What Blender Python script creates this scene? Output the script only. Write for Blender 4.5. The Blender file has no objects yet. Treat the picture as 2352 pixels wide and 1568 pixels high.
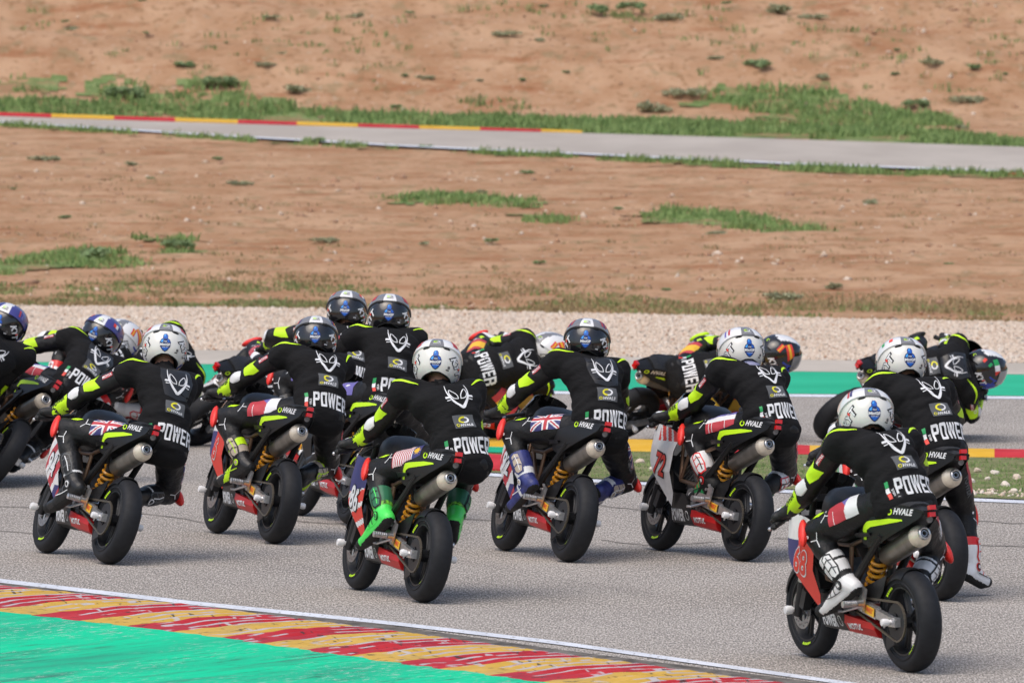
import bpy, bmesh, math, random
import numpy as np
from mathutils import Vector, Matrix, Euler, Quaternion, noise
from mathutils.bvhtree import BVHTree

SC = bpy.context.scene
COL = SC.collection
R = math.radians

# ------------------------------------------------------------------ camera, sky, sun, exposure
F = 22000.0            # focal length in measuring pixels (frame 2352 x 1568)
CAM_H = 3.5
PITCH = math.atan((784 + 110) / F)
cam_data = bpy.data.cameras.new('camera')
cam = bpy.data.objects.new('camera', cam_data)
COL.objects.link(cam)
cam.location = (0, 0, CAM_H)
cam.rotation_euler = (math.pi / 2 - PITCH, 0, 0)
cam_data.sensor_width = 36.0
cam_data.lens = F / 2352 * 36.0
cam_data.clip_start = 1.0
cam_data.clip_end = 2000.0
cam_data.dof.use_dof = True
cam_data.dof.focus_distance = 53.0
cam_data.dof.aperture_fstop = 9.5
SC.camera = cam

SUN_EL, SUN_AZ = R(62), R(215)      # azimuth measured clockwise from +Y
world = bpy.data.worlds.new('World')
SC.world = world
world.use_nodes = True
wn = world.node_tree
bg = wn.nodes['Background']
sky = wn.nodes.new('ShaderNodeTexSky')
sky.sky_type = 'NISHITA'
sky.sun_disc = False
sky.sun_elevation = SUN_EL
sky.sun_rotation = SUN_AZ
sky.dust_density = 4.0
sky.air_density = 1.0
sky.ozone_density = 1.0
wn.links.new(sky.outputs[0], bg.inputs[0])
bg.inputs[1].default_value = 0.145
sun_d = bpy.data.lights.new('sun', 'SUN')
sun_d.energy = 1.0
sun_d.angle = R(55)
sun_d.color = (1.0, 0.95, 0.88)
sun = bpy.data.objects.new('sun', sun_d)
COL.objects.link(sun)
sdir = Vector((math.sin(SUN_AZ) * math.cos(SUN_EL), math.cos(SUN_AZ) * math.cos(SUN_EL), math.sin(SUN_EL)))
sun.rotation_euler = sdir.to_track_quat('Z', 'Y').to_euler()
sun.location = (0, 0, 60)
SC.view_settings.view_transform = 'Standard'
SC.view_settings.look = 'None'
SC.view_settings.exposure = 0.26
SC.view_settings.gamma = 1.0
SC.view_settings.use_curve_mapping = False

random.seed(7)
rng = np.random.default_rng(7)

# ------------------------------------------------------------------ measuring: picture point -> place
CP, SP = math.cos(PITCH), math.sin(PITCH)
CAM = Vector((0, 0, CAM_H))

def ray(px, py):
    u, v = (px - 1176) / F, (784 - py) / F
    return Vector((u, CP + v * SP, -SP + v * CP))

def ground_z(y):
    """Terrain profile along the view: flat circuit, rising infield, then the bank."""
    if y < 96: return 0.0
    z = 0.04 * (y - 96)
    if y > 127:
        z += 0.21 * (y - 127) * min(1.0, (y - 127) / 3.0)
    if y > 190:
        z -= 0.10 * (y - 190)
    return z

def at(px, py, lift=0.0):
    """The ground point seen at a picture point."""
    d = ray(px, py)
    lo, hi = 20.0, 400.0
    f = lambda t: (CAM_H + d.z * t) - ground_z(d.y * t)
    t = lo
    step = 1.0
    while t < hi and f(t) > 0: t += step
    a, b = t - step, t
    for _ in range(40):
        m = (a + b) / 2
        if f(m) > 0: a = m
        else: b = m
    p = CAM + d * b
    p.z += lift
    return p

# ------------------------------------------------------------------ tagging
def tag(o, label=None, cat=None, group=None, kind=None):
    if label: o['label'] = label
    if cat: o['category'] = cat
    if group: o['group'] = group
    if kind: o['kind'] = kind
    return o

def link(name, data, parent=None):
    o = bpy.data.objects.new(name, data)
    COL.objects.link(o)
    if parent is not None: o.parent = parent
    return o

def empty(name, M=None):
    o = bpy.data.objects.new(name, None)
    o.empty_display_size = 0.2
    COL.objects.link(o)
    if M is not None: o.matrix_world = M
    return o

# ------------------------------------------------------------------ materials
MATS = {}
def mat(name, col, rough=0.5, metal=0.0, var=0.0, vscale=20.0, bump=0.0, bscale=60.0, bdist=0.01, coat=0.0, stretch=None, spec=0.5, col2=None, aniso=None):
    if name in MATS: return MATS[name]
    m = bpy.data.materials.new(name)
    m.use_nodes = True
    nt = m.node_tree
    b = nt.nodes['Principled BSDF']
    b.inputs['Base Color'].default_value = (*col, 1)
    b.inputs['Roughness'].default_value = rough
    b.inputs['Metallic'].default_value = metal
    b.inputs['Specular IOR Level'].default_value = spec
    if coat: b.inputs['Coat Weight'].default_value = coat; b.inputs['Coat Roughness'].default_value = 0.08
    if var or bump:
        tc = nt.nodes.new('ShaderNodeTexCoord')
        mp = nt.nodes.new('ShaderNodeMapping')
        if stretch: mp.inputs['Scale'].default_value = stretch
        nt.links.new(tc.outputs['Object'], mp.inputs[0])
    if var:
        n = nt.nodes.new('ShaderNodeTexNoise'); n.inputs['Scale'].default_value = vscale; n.inputs['Detail'].default_value = 5
        nt.links.new(mp.outputs[0], n.inputs['Vector'])
        rp = nt.nodes.new('ShaderNodeValToRGB')
        c2 = col2 or tuple(min(1, c * (1 + var)) for c in col)
        c1 = tuple(c * (1 - var) for c in col) if col2 is None else col
        rp.color_ramp.elements[0].position = 0.35; rp.color_ramp.elements[0].color = (*c1, 1)
        rp.color_ramp.elements[1].position = 0.68; rp.color_ramp.elements[1].color = (*c2, 1)
        nt.links.new(n.outputs[0], rp.inputs[0]); nt.links.new(rp.outputs[0], b.inputs['Base Color'])
    if bump:
        n2 = nt.nodes.new('ShaderNodeTexNoise'); n2.inputs['Scale'].default_value = bscale; n2.inputs['Detail'].default_value = 4
        nt.links.new(mp.outputs[0], n2.inputs['Vector'])
        bp = nt.nodes.new('ShaderNodeBump'); bp.inputs['Strength'].default_value = bump; bp.inputs['Distance'].default_value = bdist
        nt.links.new(n2.outputs[0], bp.inputs['Height']); nt.links.new(bp.outputs[0], b.inputs['Normal'])
    MATS[name] = m
    return m

mat('panel_gloss', (0.022, 0.022, 0.023), 0.32, bump=0.2, bscale=30)
mat('tyre_rubber', (0.0125, 0.0135, 0.0165), 0.66, spec=0.35, var=0.2, vscale=30, bump=0.15, bscale=200, bdist=0.002)
mat('black_plastic', (0.010, 0.010, 0.011), 0.44, spec=0.38, bump=0.05, bscale=90)
mat('dark_metal', (0.035, 0.035, 0.038), 0.42, metal=0.5)
mat('rim_black', (0.022, 0.023, 0.026), 0.38, metal=0.3)
mat('silver', (0.62, 0.62, 0.63), 0.32, metal=0.85, var=0.12, vscale=60)
mat('steel_disc', (0.42, 0.42, 0.43), 0.35, metal=0.9)
mat('titanium', (0.27, 0.245, 0.215), 0.40, metal=0.65, var=0.18, vscale=14)
mat('muffler_cap', (0.80, 0.71, 0.58), 0.40, metal=0.35, var=0.1, vscale=30)
mat('pipe_black', (0.006, 0.006, 0.006), 0.7)
mat('bronze', (0.20, 0.125, 0.085), 0.42, metal=0.7)
mat('spring_orange', (0.78, 0.34, 0.02), 0.35, coat=0.3)
mat('chain_steel', (0.22, 0.19, 0.15), 0.45, metal=0.8)
mat('engine_grey', (0.20, 0.20, 0.205), 0.5, metal=0.5, var=0.3, vscale=30)
mat('white', (0.80, 0.80, 0.80), 0.35, var=0.06, vscale=20)
mat('print_white', (0.78, 0.79, 0.80), 0.6)
mat('print_grey', (0.10, 0.105, 0.11), 0.6)
mat('print_black', (0.010, 0.010, 0.011), 0.6)
mat('neon', (0.58, 0.92, 0.012), 0.5)
mat('yellow', (0.80, 0.74, 0.03), 0.5)
mat('red', (0.72, 0.018, 0.018), 0.38, coat=0.2)
mat('pan_red_shaded', (0.50, 0.012, 0.012), 0.42, coat=0.1)  # belly pan red, darkened: the shade under the leg is in the colour
mat('slider_red', (0.82, 0.035, 0.025), 0.42, var=0.1, vscale=40)
mat('tail_lamp', (0.62, 0.012, 0.012), 0.18, coat=0.6)
mat('flag_red', (0.50, 0.045, 0.06), 0.6)
mat('bright_red', (0.75, 0.05, 0.03), 0.5)
mat('navy', (0.045, 0.045, 0.17), 0.6)
mat('flag_blue', (0.16, 0.14, 0.42), 0.6)
mat('badge_blue', (0.01, 0.12, 0.55), 0.5)
mat('badge_light', (0.05, 0.35, 0.85), 0.5)
mat('badge_dark', (0.006, 0.02, 0.12), 0.5)
mat('green', (0.02, 0.35, 0.10), 0.5)
mat('gold', (0.85, 0.50, 0.03), 0.5)
mat('orange', (0.95, 0.36, 0.01), 0.5)
mat('leather_black', (0.010, 0.010, 0.011), 0.50, bump=0.45, spec=0.35, bscale=22, bdist=0.02, var=0.2, vscale=10)
mat('vest_black', (0.0085, 0.0085, 0.0095), 0.88, bump=0.5, bscale=13, bdist=0.02, stretch=(1, 1, 2.2), spec=0.25)
mat('neck_skin', (0.42, 0.22, 0.15), 0.55)
mat('glove_black', (0.012, 0.012, 0.013), 0.6, bump=0.4, bscale=60)
mat('boot_black', (0.011, 0.011, 0.012), 0.42, bump=0.4, bscale=40, bdist=0.008)
mat('boot_sole', (0.008, 0.008, 0.008), 0.7)
mat('helmet_white', (0.78, 0.77, 0.72), 0.16, coat=0.6, var=0.03, vscale=12)
mat('helmet_top_white', (0.80, 0.80, 0.80), 0.16, coat=0.6)
mat('helmet_black', (0.010, 0.010, 0.012), 0.13, coat=0.7)
mat('helmet_violet', (0.055, 0.055, 0.24), 0.2, coat=0.5)
mat('helmet_grey', (0.20, 0.20, 0.21), 0.2, coat=0.5)
mat('helmet_lining', (0.008, 0.008, 0.008), 0.9)
mat('helmet_blue', (0.02, 0.05, 0.45), 0.2, coat=0.5)
mat('visor', (0.03, 0.032, 0.036), 0.05, coat=0.8)
mat('visor_clear', (0.30, 0.31, 0.32), 0.06, coat=0.8)
mat('screen_smoke', (0.02, 0.02, 0.022), 0.08, coat=0.6)

# ------------------------------------------------------------------ mesh building
class MB:
    """Collects shapes for one mesh."""
    def __init__(s):
        s.v, s.f, s.m = [], [], []
    def add(s, verts, faces, m=0):
        o = len(s.v)
        s.v += [tuple(v) for v in verts]
        for f in faces:
            s.f.append([i + o for i in f]); s.m.append(m)
        return s
    def rings(s, rings, m=0, caps=True, closed=True):
        n = len(rings[0]); vs = [p for r in rings for p in r]; fs = []
        for i in range(len(rings) - 1):
            for j in range(n if closed else n - 1):
                k = (j + 1) % n
                fs.append([i * n + j, i * n + k, (i + 1) * n + k, (i + 1) * n + j])
        if caps:
            fs.append(list(range(n))[::-1]); fs.append([(len(rings) - 1) * n + j for j in range(n)])
        return s.add(vs, fs, m)
    def box(s, c, size, rot=None, m=0, taper=1.0):
        c = Vector(c); hx, hy, hz = [x / 2 for x in size]
        pts = []
        for z, k in ((-hz, 1.0), (hz, taper)):
            for x, y in ((-hx, -hy), (hx, -hy), (hx, hy), (-hx, hy)):
                p = Vector((x * k, y * k, z))
                if rot is not None: p = rot @ p
                pts.append(c + p)
        return s.add(pts, [[3, 2, 1, 0], [4, 5, 6, 7], [0, 1, 5, 4], [1, 2, 6, 5], [2, 3, 7, 6], [3, 0, 4, 7]], m)
    def tube(s, pts, r, n=10, m=0, caps=True, flat=None):
        """Tube along pts; r a radius or one per point; flat = (axis, factor) squashes the section."""
        pts = [Vector(p) for p in pts]
        if not hasattr(r, '__len__'): r = [r] * len(pts)
        rings = []
        up = None
        for i, p in enumerate(pts):
            a = pts[max(0, i - 1)]; b = pts[min(len(pts) - 1, i + 1)]
            t = (b - a).normalized()
            if up is None:
                up = Vector((0, 0, 1)) if abs(t.z) < 0.9 else Vector((1, 0, 0))
            x = t.cross(up).normalized(); y = x.cross(t).normalized(); up = y
            ring = []
            for k in range(n):
                an = 2 * math.pi * k / n
                ring.append(p + x * (math.cos(an) * r[i]) + y * (math.sin(an) * r[i]))
            rings.append(ring)
        return s.rings(rings, m, caps)
    def capsule(s, a, b, ra, rb, n=12, m=0, steps=3):
        a, b = Vector(a), Vector(b); d = (b - a); L = d.length; t = d.normalized() if L > 1e-6 else Vector((0, 0, 1))
        pts, rs = [], []
        for k in range(steps + 1):
            an = math.pi / 2 * k / steps
            pts.append(a - t * ra * math.cos(an) * 0.999); rs.append(max(1e-4, ra * math.sin(an)))
        for k in range(steps + 1):
            an = math.pi / 2 * k / steps
            pts.append(b + t * rb * math.sin(an)); rs.append(max(1e-4, rb * math.cos(an)))
        return s.tube(pts, rs, n, m)
    def ball(s, c, rad, n=12, m=0, rot=None):
        if not hasattr(rad, '__len__'): rad = (rad,) * 3
        c = Vector(c); rings = []
        h = n // 2
        for i in range(h + 1):
            e = -math.pi / 2 + math.pi * i / h
            ring = []
            for k in range(n):
                a = 2 * math.pi * k / n
                p = Vector((math.cos(e) * math.cos(a) * rad[0], math.cos(e) * math.sin(a) * rad[1], math.sin(e) * rad[2]))
                if abs(e) > 1.57: p = Vector((1e-4 * math.cos(a), 1e-4 * math.sin(a), math.sin(e) * rad[2]))
                if rot is not None: p = rot @ p
                ring.append(c + p)
            rings.append(ring)
        return s.rings(rings, m, True)
    def lathe(s, prof, c, axis, n=32, m=0, closed_prof=False, caps=False):
        """prof: list of (radius, distance along axis)."""
        c = Vector(c); ax = Vector(axis).normalized()
        u = ax.cross(Vector((0, 0, 1)) if abs(ax.z) < 0.9 else Vector((1, 0, 0))).normalized(); w = ax.cross(u)
        rings = []
        for r, h in prof:
            rings.append([c + ax * h + (u * math.cos(2 * math.pi * k / n) + w * math.sin(2 * math.pi * k / n)) * r for k in range(n)])
        if closed_prof: rings.append(rings[0])
        return s.rings(rings, m, caps)
    def mesh(s, name, mats, smooth=True, sharp=35):
        me = bpy.data.meshes.new(name)
        me.from_pydata(s.v, [], s.f)
        for mm in mats: me.materials.append(MATS[mm] if isinstance(mm, str) else mm)
        if len(mats) > 1: me.polygons.foreach_set('material_index', s.m)
        bm = bmesh.new(); bm.from_mesh(me)
        bmesh.ops.recalc_face_normals(bm, faces=bm.faces)
        bm.to_mesh(me); bm.free()
        if smooth:
            me.polygons.foreach_set('use_smooth', [True] * len(me.polygons))
            me.set_sharp_from_angle(angle=R(sharp))
        me.update()
        return me
    def obj(s, name, mats, parent=None, smooth=True, sharp=35):
        return link(name, s.mesh(name, mats if isinstance(mats, (list, tuple)) else [mats], smooth, sharp), parent)

def fast_mesh(name, verts, faces_flat, nper, mats, smooth=False, matidx=None):
    """Large meshes from numpy arrays (faces all with nper corners)."""
    me = bpy.data.meshes.new(name)
    nv, nf = len(verts), len(faces_flat) // nper
    me.vertices.add(nv); me.vertices.foreach_set('co', np.asarray(verts, np.float32).ravel())
    me.loops.add(nf * nper); me.loops.foreach_set('vertex_index', np.asarray(faces_flat, np.int32))
    me.polygons.add(nf)
    me.polygons.foreach_set('loop_start', np.arange(nf, dtype=np.int32) * nper)
    for mm in mats: me.materials.append(MATS[mm] if isinstance(mm, str) else mm)
    if matidx is not None: me.polygons.foreach_set('material_index', np.asarray(matidx, np.int32))
    me.update(calc_edges=True)
    if smooth: me.polygons.foreach_set('use_smooth', [True] * nf)
    me.validate()
    return me

def bvh_of(me):
    return BVHTree.FromPolygons([v.co.copy() for v in me.vertices], [tuple(p.vertices) for p in me.polygons])

# ------------------------------------------------------------------ flat designs (2D) that are laid onto surfaces
# A design is a list of (verts2d, faces, material, layer)
def cut2d(verts, faces, step):
    bm = bmesh.new()
    vs = [bm.verts.new((x, y, 0)) for x, y in verts]
    for f in faces:
        try: bm.faces.new([vs[i] for i in f])
        except ValueError: pass
    if not verts: return [], []
    xs = [v[0] for v in verts]; ys = [v[1] for v in verts]
    for lo, hi, no, ax in ((min(xs), max(xs), (1, 0, 0), 0), (min(ys), max(ys), (0, 1, 0), 1)):
        k = math.ceil(lo / step + 0.01)
        while k * step < hi - 1e-4:
            co = [0, 0, 0]; co[ax] = k * step
            bmesh.ops.bisect_plane(bm, geom=bm.verts[:] + bm.edges[:] + bm.faces[:], plane_co=co, plane_no=no, dist=1e-5)
            k += 1
    bm.verts.index_update()
    ov = [(v.co.x, v.co.y) for v in bm.verts]
    of = [[v.index for v in f.verts] for f in bm.faces]
    bm.free()
    return ov, of

TEXT_CACHE = {}
def text2d(s, h, bold=0.0, sx=1.0, shear=0.0, step=0.03):
    """Lettering of cap height h, centred on the origin."""
    key = (s, h, bold, sx, shear, step)
    if key in TEXT_CACHE: return TEXT_CACHE[key]
    cu = bpy.data.curves.new('lettering', 'FONT')
    cu.body = s; cu.size = 1.0; cu.offset = bold; cu.shear = shear; cu.resolution_u = 3
    cu.space_character = 1.0 + bold * 1.5
    o = bpy.data.objects.new('lettering', cu)
    me = bpy.data.meshes.new_from_object(o)
    v = [(p.co.x, p.co.y) for p in me.vertices]; f = [list(p.vertices) for p in me.polygons]
    bpy.data.objects.remove(o); bpy.data.meshes.remove(me); bpy.data.curves.remove(cu)
    xs = [a for a, b in v]; ys = [b for a, b in v]
    cx, cy = (min(xs) + max(xs)) / 2, (min(ys) + max(ys)) / 2
    k = h / (max(ys) - min(ys))
    v = [((a - cx) * k * sx, (b - cy) * k) for a, b in v]
    v, f = cut2d(v, f, step)
    TEXT_CACHE[key] = (v, f)
    return v, f

def moved(vf, dx=0, dy=0, ang=0, k=1):
    v, f = vf; c, s = math.cos(ang) * k, math.sin(ang) * k
    return [(x * c - y * s + dx, x * s + y * c + dy) for x, y in v], f

def poly2d(pts, step=0.02):
    return cut2d(list(pts), [list(range(len(pts)))], step)

def stroke2d(pts, w, step=None):
    """A line of varying width as a strip of quads."""
    if not hasattr(w, '__len__'): w = [w] * len(pts)
    P = [Vector(p) for p in pts]; vs = []; fs = []
    for i, p in enumerate(P):
        t = (P[min(i + 1, len(P) - 1)] - P[max(i - 1, 0)]).normalized()
        nrm = Vector((-t.y, t.x)) * w[i] / 2
        vs += [tuple(p + nrm), tuple(p - nrm)]
        if i: fs.append([2 * i - 2, 2 * i - 1, 2 * i + 1, 2 * i])
    return vs, fs

def curve2d(ctrl, n=14):
    """Catmull-Rom through control points."""
    C = [Vector(c) for c in ctrl]; C = [2 * C[0] - C[1]] + C + [2 * C[-1] - C[-2]]
    out = []
    for i in range(1, len(C) - 2):
        for k in range(n):
            t = k / n; p0, p1, p2, p3 = C[i - 1:i + 3]
            out.append(tuple(0.5 * ((2 * p1) + (p2 - p0) * t + (2 * p0 - 5 * p1 + 4 * p2 - p3) * t * t + (3 * p1 - p0 - 3 * p2 + p3) * t ** 3)))
    out.append(tuple(C[-2]))
    return out

def ring2d(rx, ry, w, a0=0, a1=360, n=24, gx=0):
    vs, fs = [], []
    for i in range(n + 1):
        a = R(a0 + (a1 - a0) * i / n)
        vs += [(rx * math.cos(a), ry * math.sin(a)), ((rx - w) * math.cos(a), (ry - w * 0.85) * math.sin(a))]
        if i: fs.append([2 * i - 2, 2 * i - 1, 2 * i + 1, 2 * i])
    return vs, fs

def raster2d(w, h, fn, nx, ny, layer=0):
    """A printed design: fn(u, v) gives the ink at u, v in 0..1 (None: no print)."""
    by = {}
    for i in range(nx):
        for j in range(ny):
            c = fn((i + 0.5) / nx, (j + 0.5) / ny)
            if c is None: continue
            vs, fs = by.setdefault(c, ([], []))
            x0, x1 = (i / nx - .5) * w, ((i + 1) / nx - .5) * w; y0, y1 = (j / ny - .5) * h, ((j + 1) / ny - .5) * h
            k = len(vs); vs += [(x0, y0), (x1, y0), (x1, y1), (x0, y1)]; fs.append([k, k + 1, k + 2, k + 3])
    return [(v, f, c, layer) for c, (v, f) in by.items()]

def lay(name, design, place, parent, off=0.003, lstep=0.0016):
    """Lay a design onto a surface: place(x, y) -> (point, normal)."""
    mb = MB(); mats = []
    for (v, f), m, layer in [((d[0], d[1]), d[2], d[3]) for d in design]:
        if m not in mats: mats.append(m)
        pts = []
        for x, y in v:
            p, nrm = place(x, y)
            pts.append(p + nrm * (off + lstep * layer))
        mb.add(pts, f, mats.index(m))
    if not mb.v: return None
    me = bpy.data.meshes.new(name)
    me.from_pydata(mb.v, [], mb.f)
    for m in mats: me.materials.append(MATS[m])
    if len(mats) > 1: me.polygons.foreach_set('material_index', mb.m)
    me.polygons.foreach_set('use_smooth', [True] * len(me.polygons))
    me.update()
    return link(name, me, parent)

def onto(bvh, origin, U, V, N, reach=0.35):
    """Placement by projection onto a surface along -N (nearest point where the line misses)."""
    origin, U, V, N = Vector(origin), Vector(U).normalized(), Vector(V).normalized(), Vector(N).normalized()
    def place(x, y):
        p = origin + U * x + V * y
        h, nrm, i, d = bvh.ray_cast(p + N * reach, -N, reach * 2)
        if h is None:
            h, nrm, i, d = bvh.find_nearest(p)
        if nrm.dot(N) < 0: nrm = -nrm
        return h, nrm
    return place

def plate(name, verts2d, faces, fn, thick, mats, parent=None, smooth=True, colour=None):
    """A curved plate of real thickness: fn(x, y) -> (point, outward normal)."""
    mb = MB(); n = len(verts2d)
    top = []; bot = []
    for x, y in verts2d:
        p, nr = fn(x, y); top.append(p); bot.append(p - nr * thick)
    cnt = {}
    for f in faces:
        for i in range(len(f)):
            a, b = f[i], f[(i + 1) % len(f)]
            cnt.setdefault((min(a, b), max(a, b)), []).append((a, b))
    mi = [0] * len(faces)
    if colour is not None:
        for k, f in enumerate(faces):
            cx = sum(verts2d[i][0] for i in f) / len(f); cy = sum(verts2d[i][1] for i in f) / len(f)
            mi[k] = mats.index(colour(cx, cy))
    o = 0
    mb.v = [tuple(p) for p in top + bot]
    for k, f in enumerate(faces):
        mb.f.append(list(f)); mb.m.append(mi[k])
        mb.f.append([i + n for i in f][::-1]); mb.m.append(0)
    for e, l in cnt.items():
        if len(l) == 1:
            a, b = l[0]; mb.f.append([b, a, a + n, b + n]); mb.m.append(0)
    return mb.mesh(name, mats, smooth, 40) if parent is None else mb.obj(name, mats, parent, smooth, 40)

# ================================================================== GROUND
def lerp_line(pts, x):
    if x <= pts[0][0]: a, b = pts[0], pts[1]
    elif x >= pts[-1][0]: a, b = pts[-2], pts[-1]
    else:
        for a, b in zip(pts, pts[1:]):
            if a[0] <= x <= b[0]: break
    return a[1] + (b[1] - a[1]) * (x - a[0]) / (b[0] - a[0])

def ground_mat(name, c1, c2, scale, detail=6, rough=0.95, speck=None, stretch=(1, 1, 1), bump=0.3, bscale=40, bdist=0.02, mid=(0.38, 0.62), big=None, sp_cols=None, streak=None, sp_stretch=(1, 1, 1), sp_amt=0.6):
    m = bpy.data.materials.new(name); m.use_nodes = True; nt = m.node_tree
    b = nt.nodes['Principled BSDF']; b.inputs['Roughness'].default_value = rough; b.inputs['Specular IOR Level'].default_value = 0.04
    tc = nt.nodes.new('ShaderNodeTexCoord'); mp = nt.nodes.new('ShaderNodeMapping'); mp.inputs['Scale'].default_value = stretch
    nt.links.new(tc.outputs['Object'], mp.inputs[0])
    n = nt.nodes.new('ShaderNodeTexNoise'); n.inputs['Scale'].default_value = scale; n.inputs['Detail'].default_value = detail; n.inputs['Roughness'].default_value = 0.6
    nt.links.new(mp.outputs[0], n.inputs['Vector'])
    rp = nt.nodes.new('ShaderNodeValToRGB')
    rp.color_ramp.elements[0].position = mid[0]; rp.color_ramp.elements[0].color = (*c1, 1)
    rp.color_ramp.elements[1].position = mid[1]; rp.color_ramp.elements[1].color = (*c2, 1)
    nt.links.new(n.outputs[0], rp.inputs[0]); out = rp.outputs[0]
    def mixin(out, other, fac, mode='MIX', facval=None):
        mx = nt.nodes.new('ShaderNodeMix'); mx.data_type = 'RGBA'; mx.blend_type = mode
        if fac is not None: nt.links.new(fac, mx.inputs['Factor'])
        else: mx.inputs['Factor'].default_value = facval
        nt.links.new(out, mx.inputs['A'])
        if isinstance(other, tuple): mx.inputs['B'].default_value = (*other, 1)
        else: nt.links.new(other, mx.inputs['B'])
        return mx.outputs['Result']
    if big:
        bs, bc, lo, hi, bst = big
        mp2 = nt.nodes.new('ShaderNodeMapping'); mp2.inputs['Scale'].default_value = bst
        nt.links.new(tc.outputs['Object'], mp2.inputs[0])
        n3 = nt.nodes.new('ShaderNodeTexNoise'); n3.inputs['Scale'].default_value = bs; n3.inputs['Detail'].default_value = 6; n3.inputs['Roughness'].default_value = 0.65
        nt.links.new(mp2.outputs[0], n3.inputs['Vector'])
        mr = nt.nodes.new('ShaderNodeMapRange'); mr.inputs['From Min'].default_value = lo; mr.inputs['From Max'].default_value = hi
        nt.links.new(n3.outputs[0], mr.inputs['Value'])
        out = mixin(out, bc, mr.outputs[0])
    if streak:      # rubber laid in the direction of travel
        mp4 = nt.nodes.new('ShaderNodeMapping'); mp4.vector_type = 'TEXTURE'; mp4.inputs['Scale'].default_value = (0.55, 9, 1); mp4.inputs['Rotation'].default_value = (0, 0, R(21))
        nt.links.new(tc.outputs['Object'], mp4.inputs[0])
        n5 = nt.nodes.new('ShaderNodeTexNoise'); n5.inputs['Scale'].default_value = 1.0; n5.inputs['Detail'].default_value = 6; n5.inputs['Roughness'].default_value = 0.7
        nt.links.new(mp4.outputs[0], n5.inputs['Vector'])
        mr = nt.nodes.new('ShaderNodeMapRange'); mr.inputs['From Min'].default_value = 0.54; mr.inputs['From Max'].default_value = 0.74; mr.inputs['To Max'].default_value = 0.6
        nt.links.new(n5.outputs[0], mr.inputs['Value']); out = mixin(out, streak, mr.outputs[0])
    if speck:
        mp3 = nt.nodes.new('ShaderNodeMapping'); mp3.inputs['Scale'].default_value = sp_stretch
        nt.links.new(tc.outputs['Object'], mp3.inputs[0])
        for sc, colr, lo, hi in speck:
            n4 = nt.nodes.new('ShaderNodeTexNoise'); n4.inputs['Scale'].default_value = sc; n4.inputs['Detail'].default_value = 2
            nt.links.new(mp3.outputs[0], n4.inputs['Vector'])
            mr = nt.nodes.new('ShaderNodeMapRange'); mr.inputs['From Min'].default_value = lo; mr.inputs['From Max'].default_value = hi
            mr.inputs['To Max'].default_value = sp_amt
            nt.links.new(n4.outputs[0], mr.inputs['Value'])
            out = mixin(out, colr, mr.outputs[0])
    nt.links.new(out, b.inputs['Base Color'])
    if bump:
        n2 = nt.nodes.new('ShaderNodeTexNoise'); n2.inputs['Scale'].default_value = bscale; n2.inputs['Detail'].default_value = 4
        nt.links.new(tc.outputs['Object'], n2.inputs['Vector'])
        bp = nt.nodes.new('ShaderNodeBump'); bp.inputs['Strength'].default_value = bump; bp.inputs['Distance'].default_value = bdist
        nt.links.new(n2.outputs[0], bp.inputs['Height']); nt.links.new(bp.outputs[0], b.inputs['Normal'])
    MATS[name] = m
    return m

ground_mat('dirt', (0.365, 0.208, 0.116), (0.475, 0.302, 0.186), 1.2, detail=9, bump=0.5, bscale=6, bdist=0.06, stretch=(1, 0.7, 1),
           big=(1.5, (0.29, 0.125, 0.060), 0.54, 0.70, (0.5, 1.0, 1)), speck=[(3.5, (0.27, 0.20, 0.11), 0.58, 0.68), (8, (0.25, 0.145, 0.075), 0.56, 0.68), (14, (0.50, 0.36, 0.26), 0.62, 0.74)], sp_stretch=(1, 0.6, 1), sp_amt=0.7)
ground_mat('asphalt', (0.315, 0.288, 0.256), (0.385, 0.353, 0.316), 0.9, detail=8, rough=0.9, bump=0.25, bscale=90, bdist=0.006, stretch=(1, 0.35, 1),
           big=(0.25, (0.33, 0.302, 0.27), 0.50, 0.75, (1, 0.5, 1)), streak=(0.20, 0.185, 0.17),
           speck=[(112, (0.12, 0.115, 0.11), 0.50, 0.60), (100, (0.62, 0.57, 0.52), 0.52, 0.62)], sp_stretch=(1, 0.12, 1), sp_amt=0.8)
ground_mat('asphalt_far', (0.40, 0.36, 0.318), (0.47, 0.428, 0.38), 0.6, detail=6, rough=0.9, bump=0.1, bscale=60, stretch=(1, 0.5, 1))
ground_mat('line_white', (0.60, 0.63, 0.68), (0.74, 0.77, 0.82), 4.0, detail=8, rough=0.6, bump=0.1, bscale=80, bdist=0.004, stretch=(1, 0.3, 1), speck=[(50, (0.27, 0.26, 0.25), 0.60, 0.68)], sp_stretch=(1, 0.25, 1))
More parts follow.
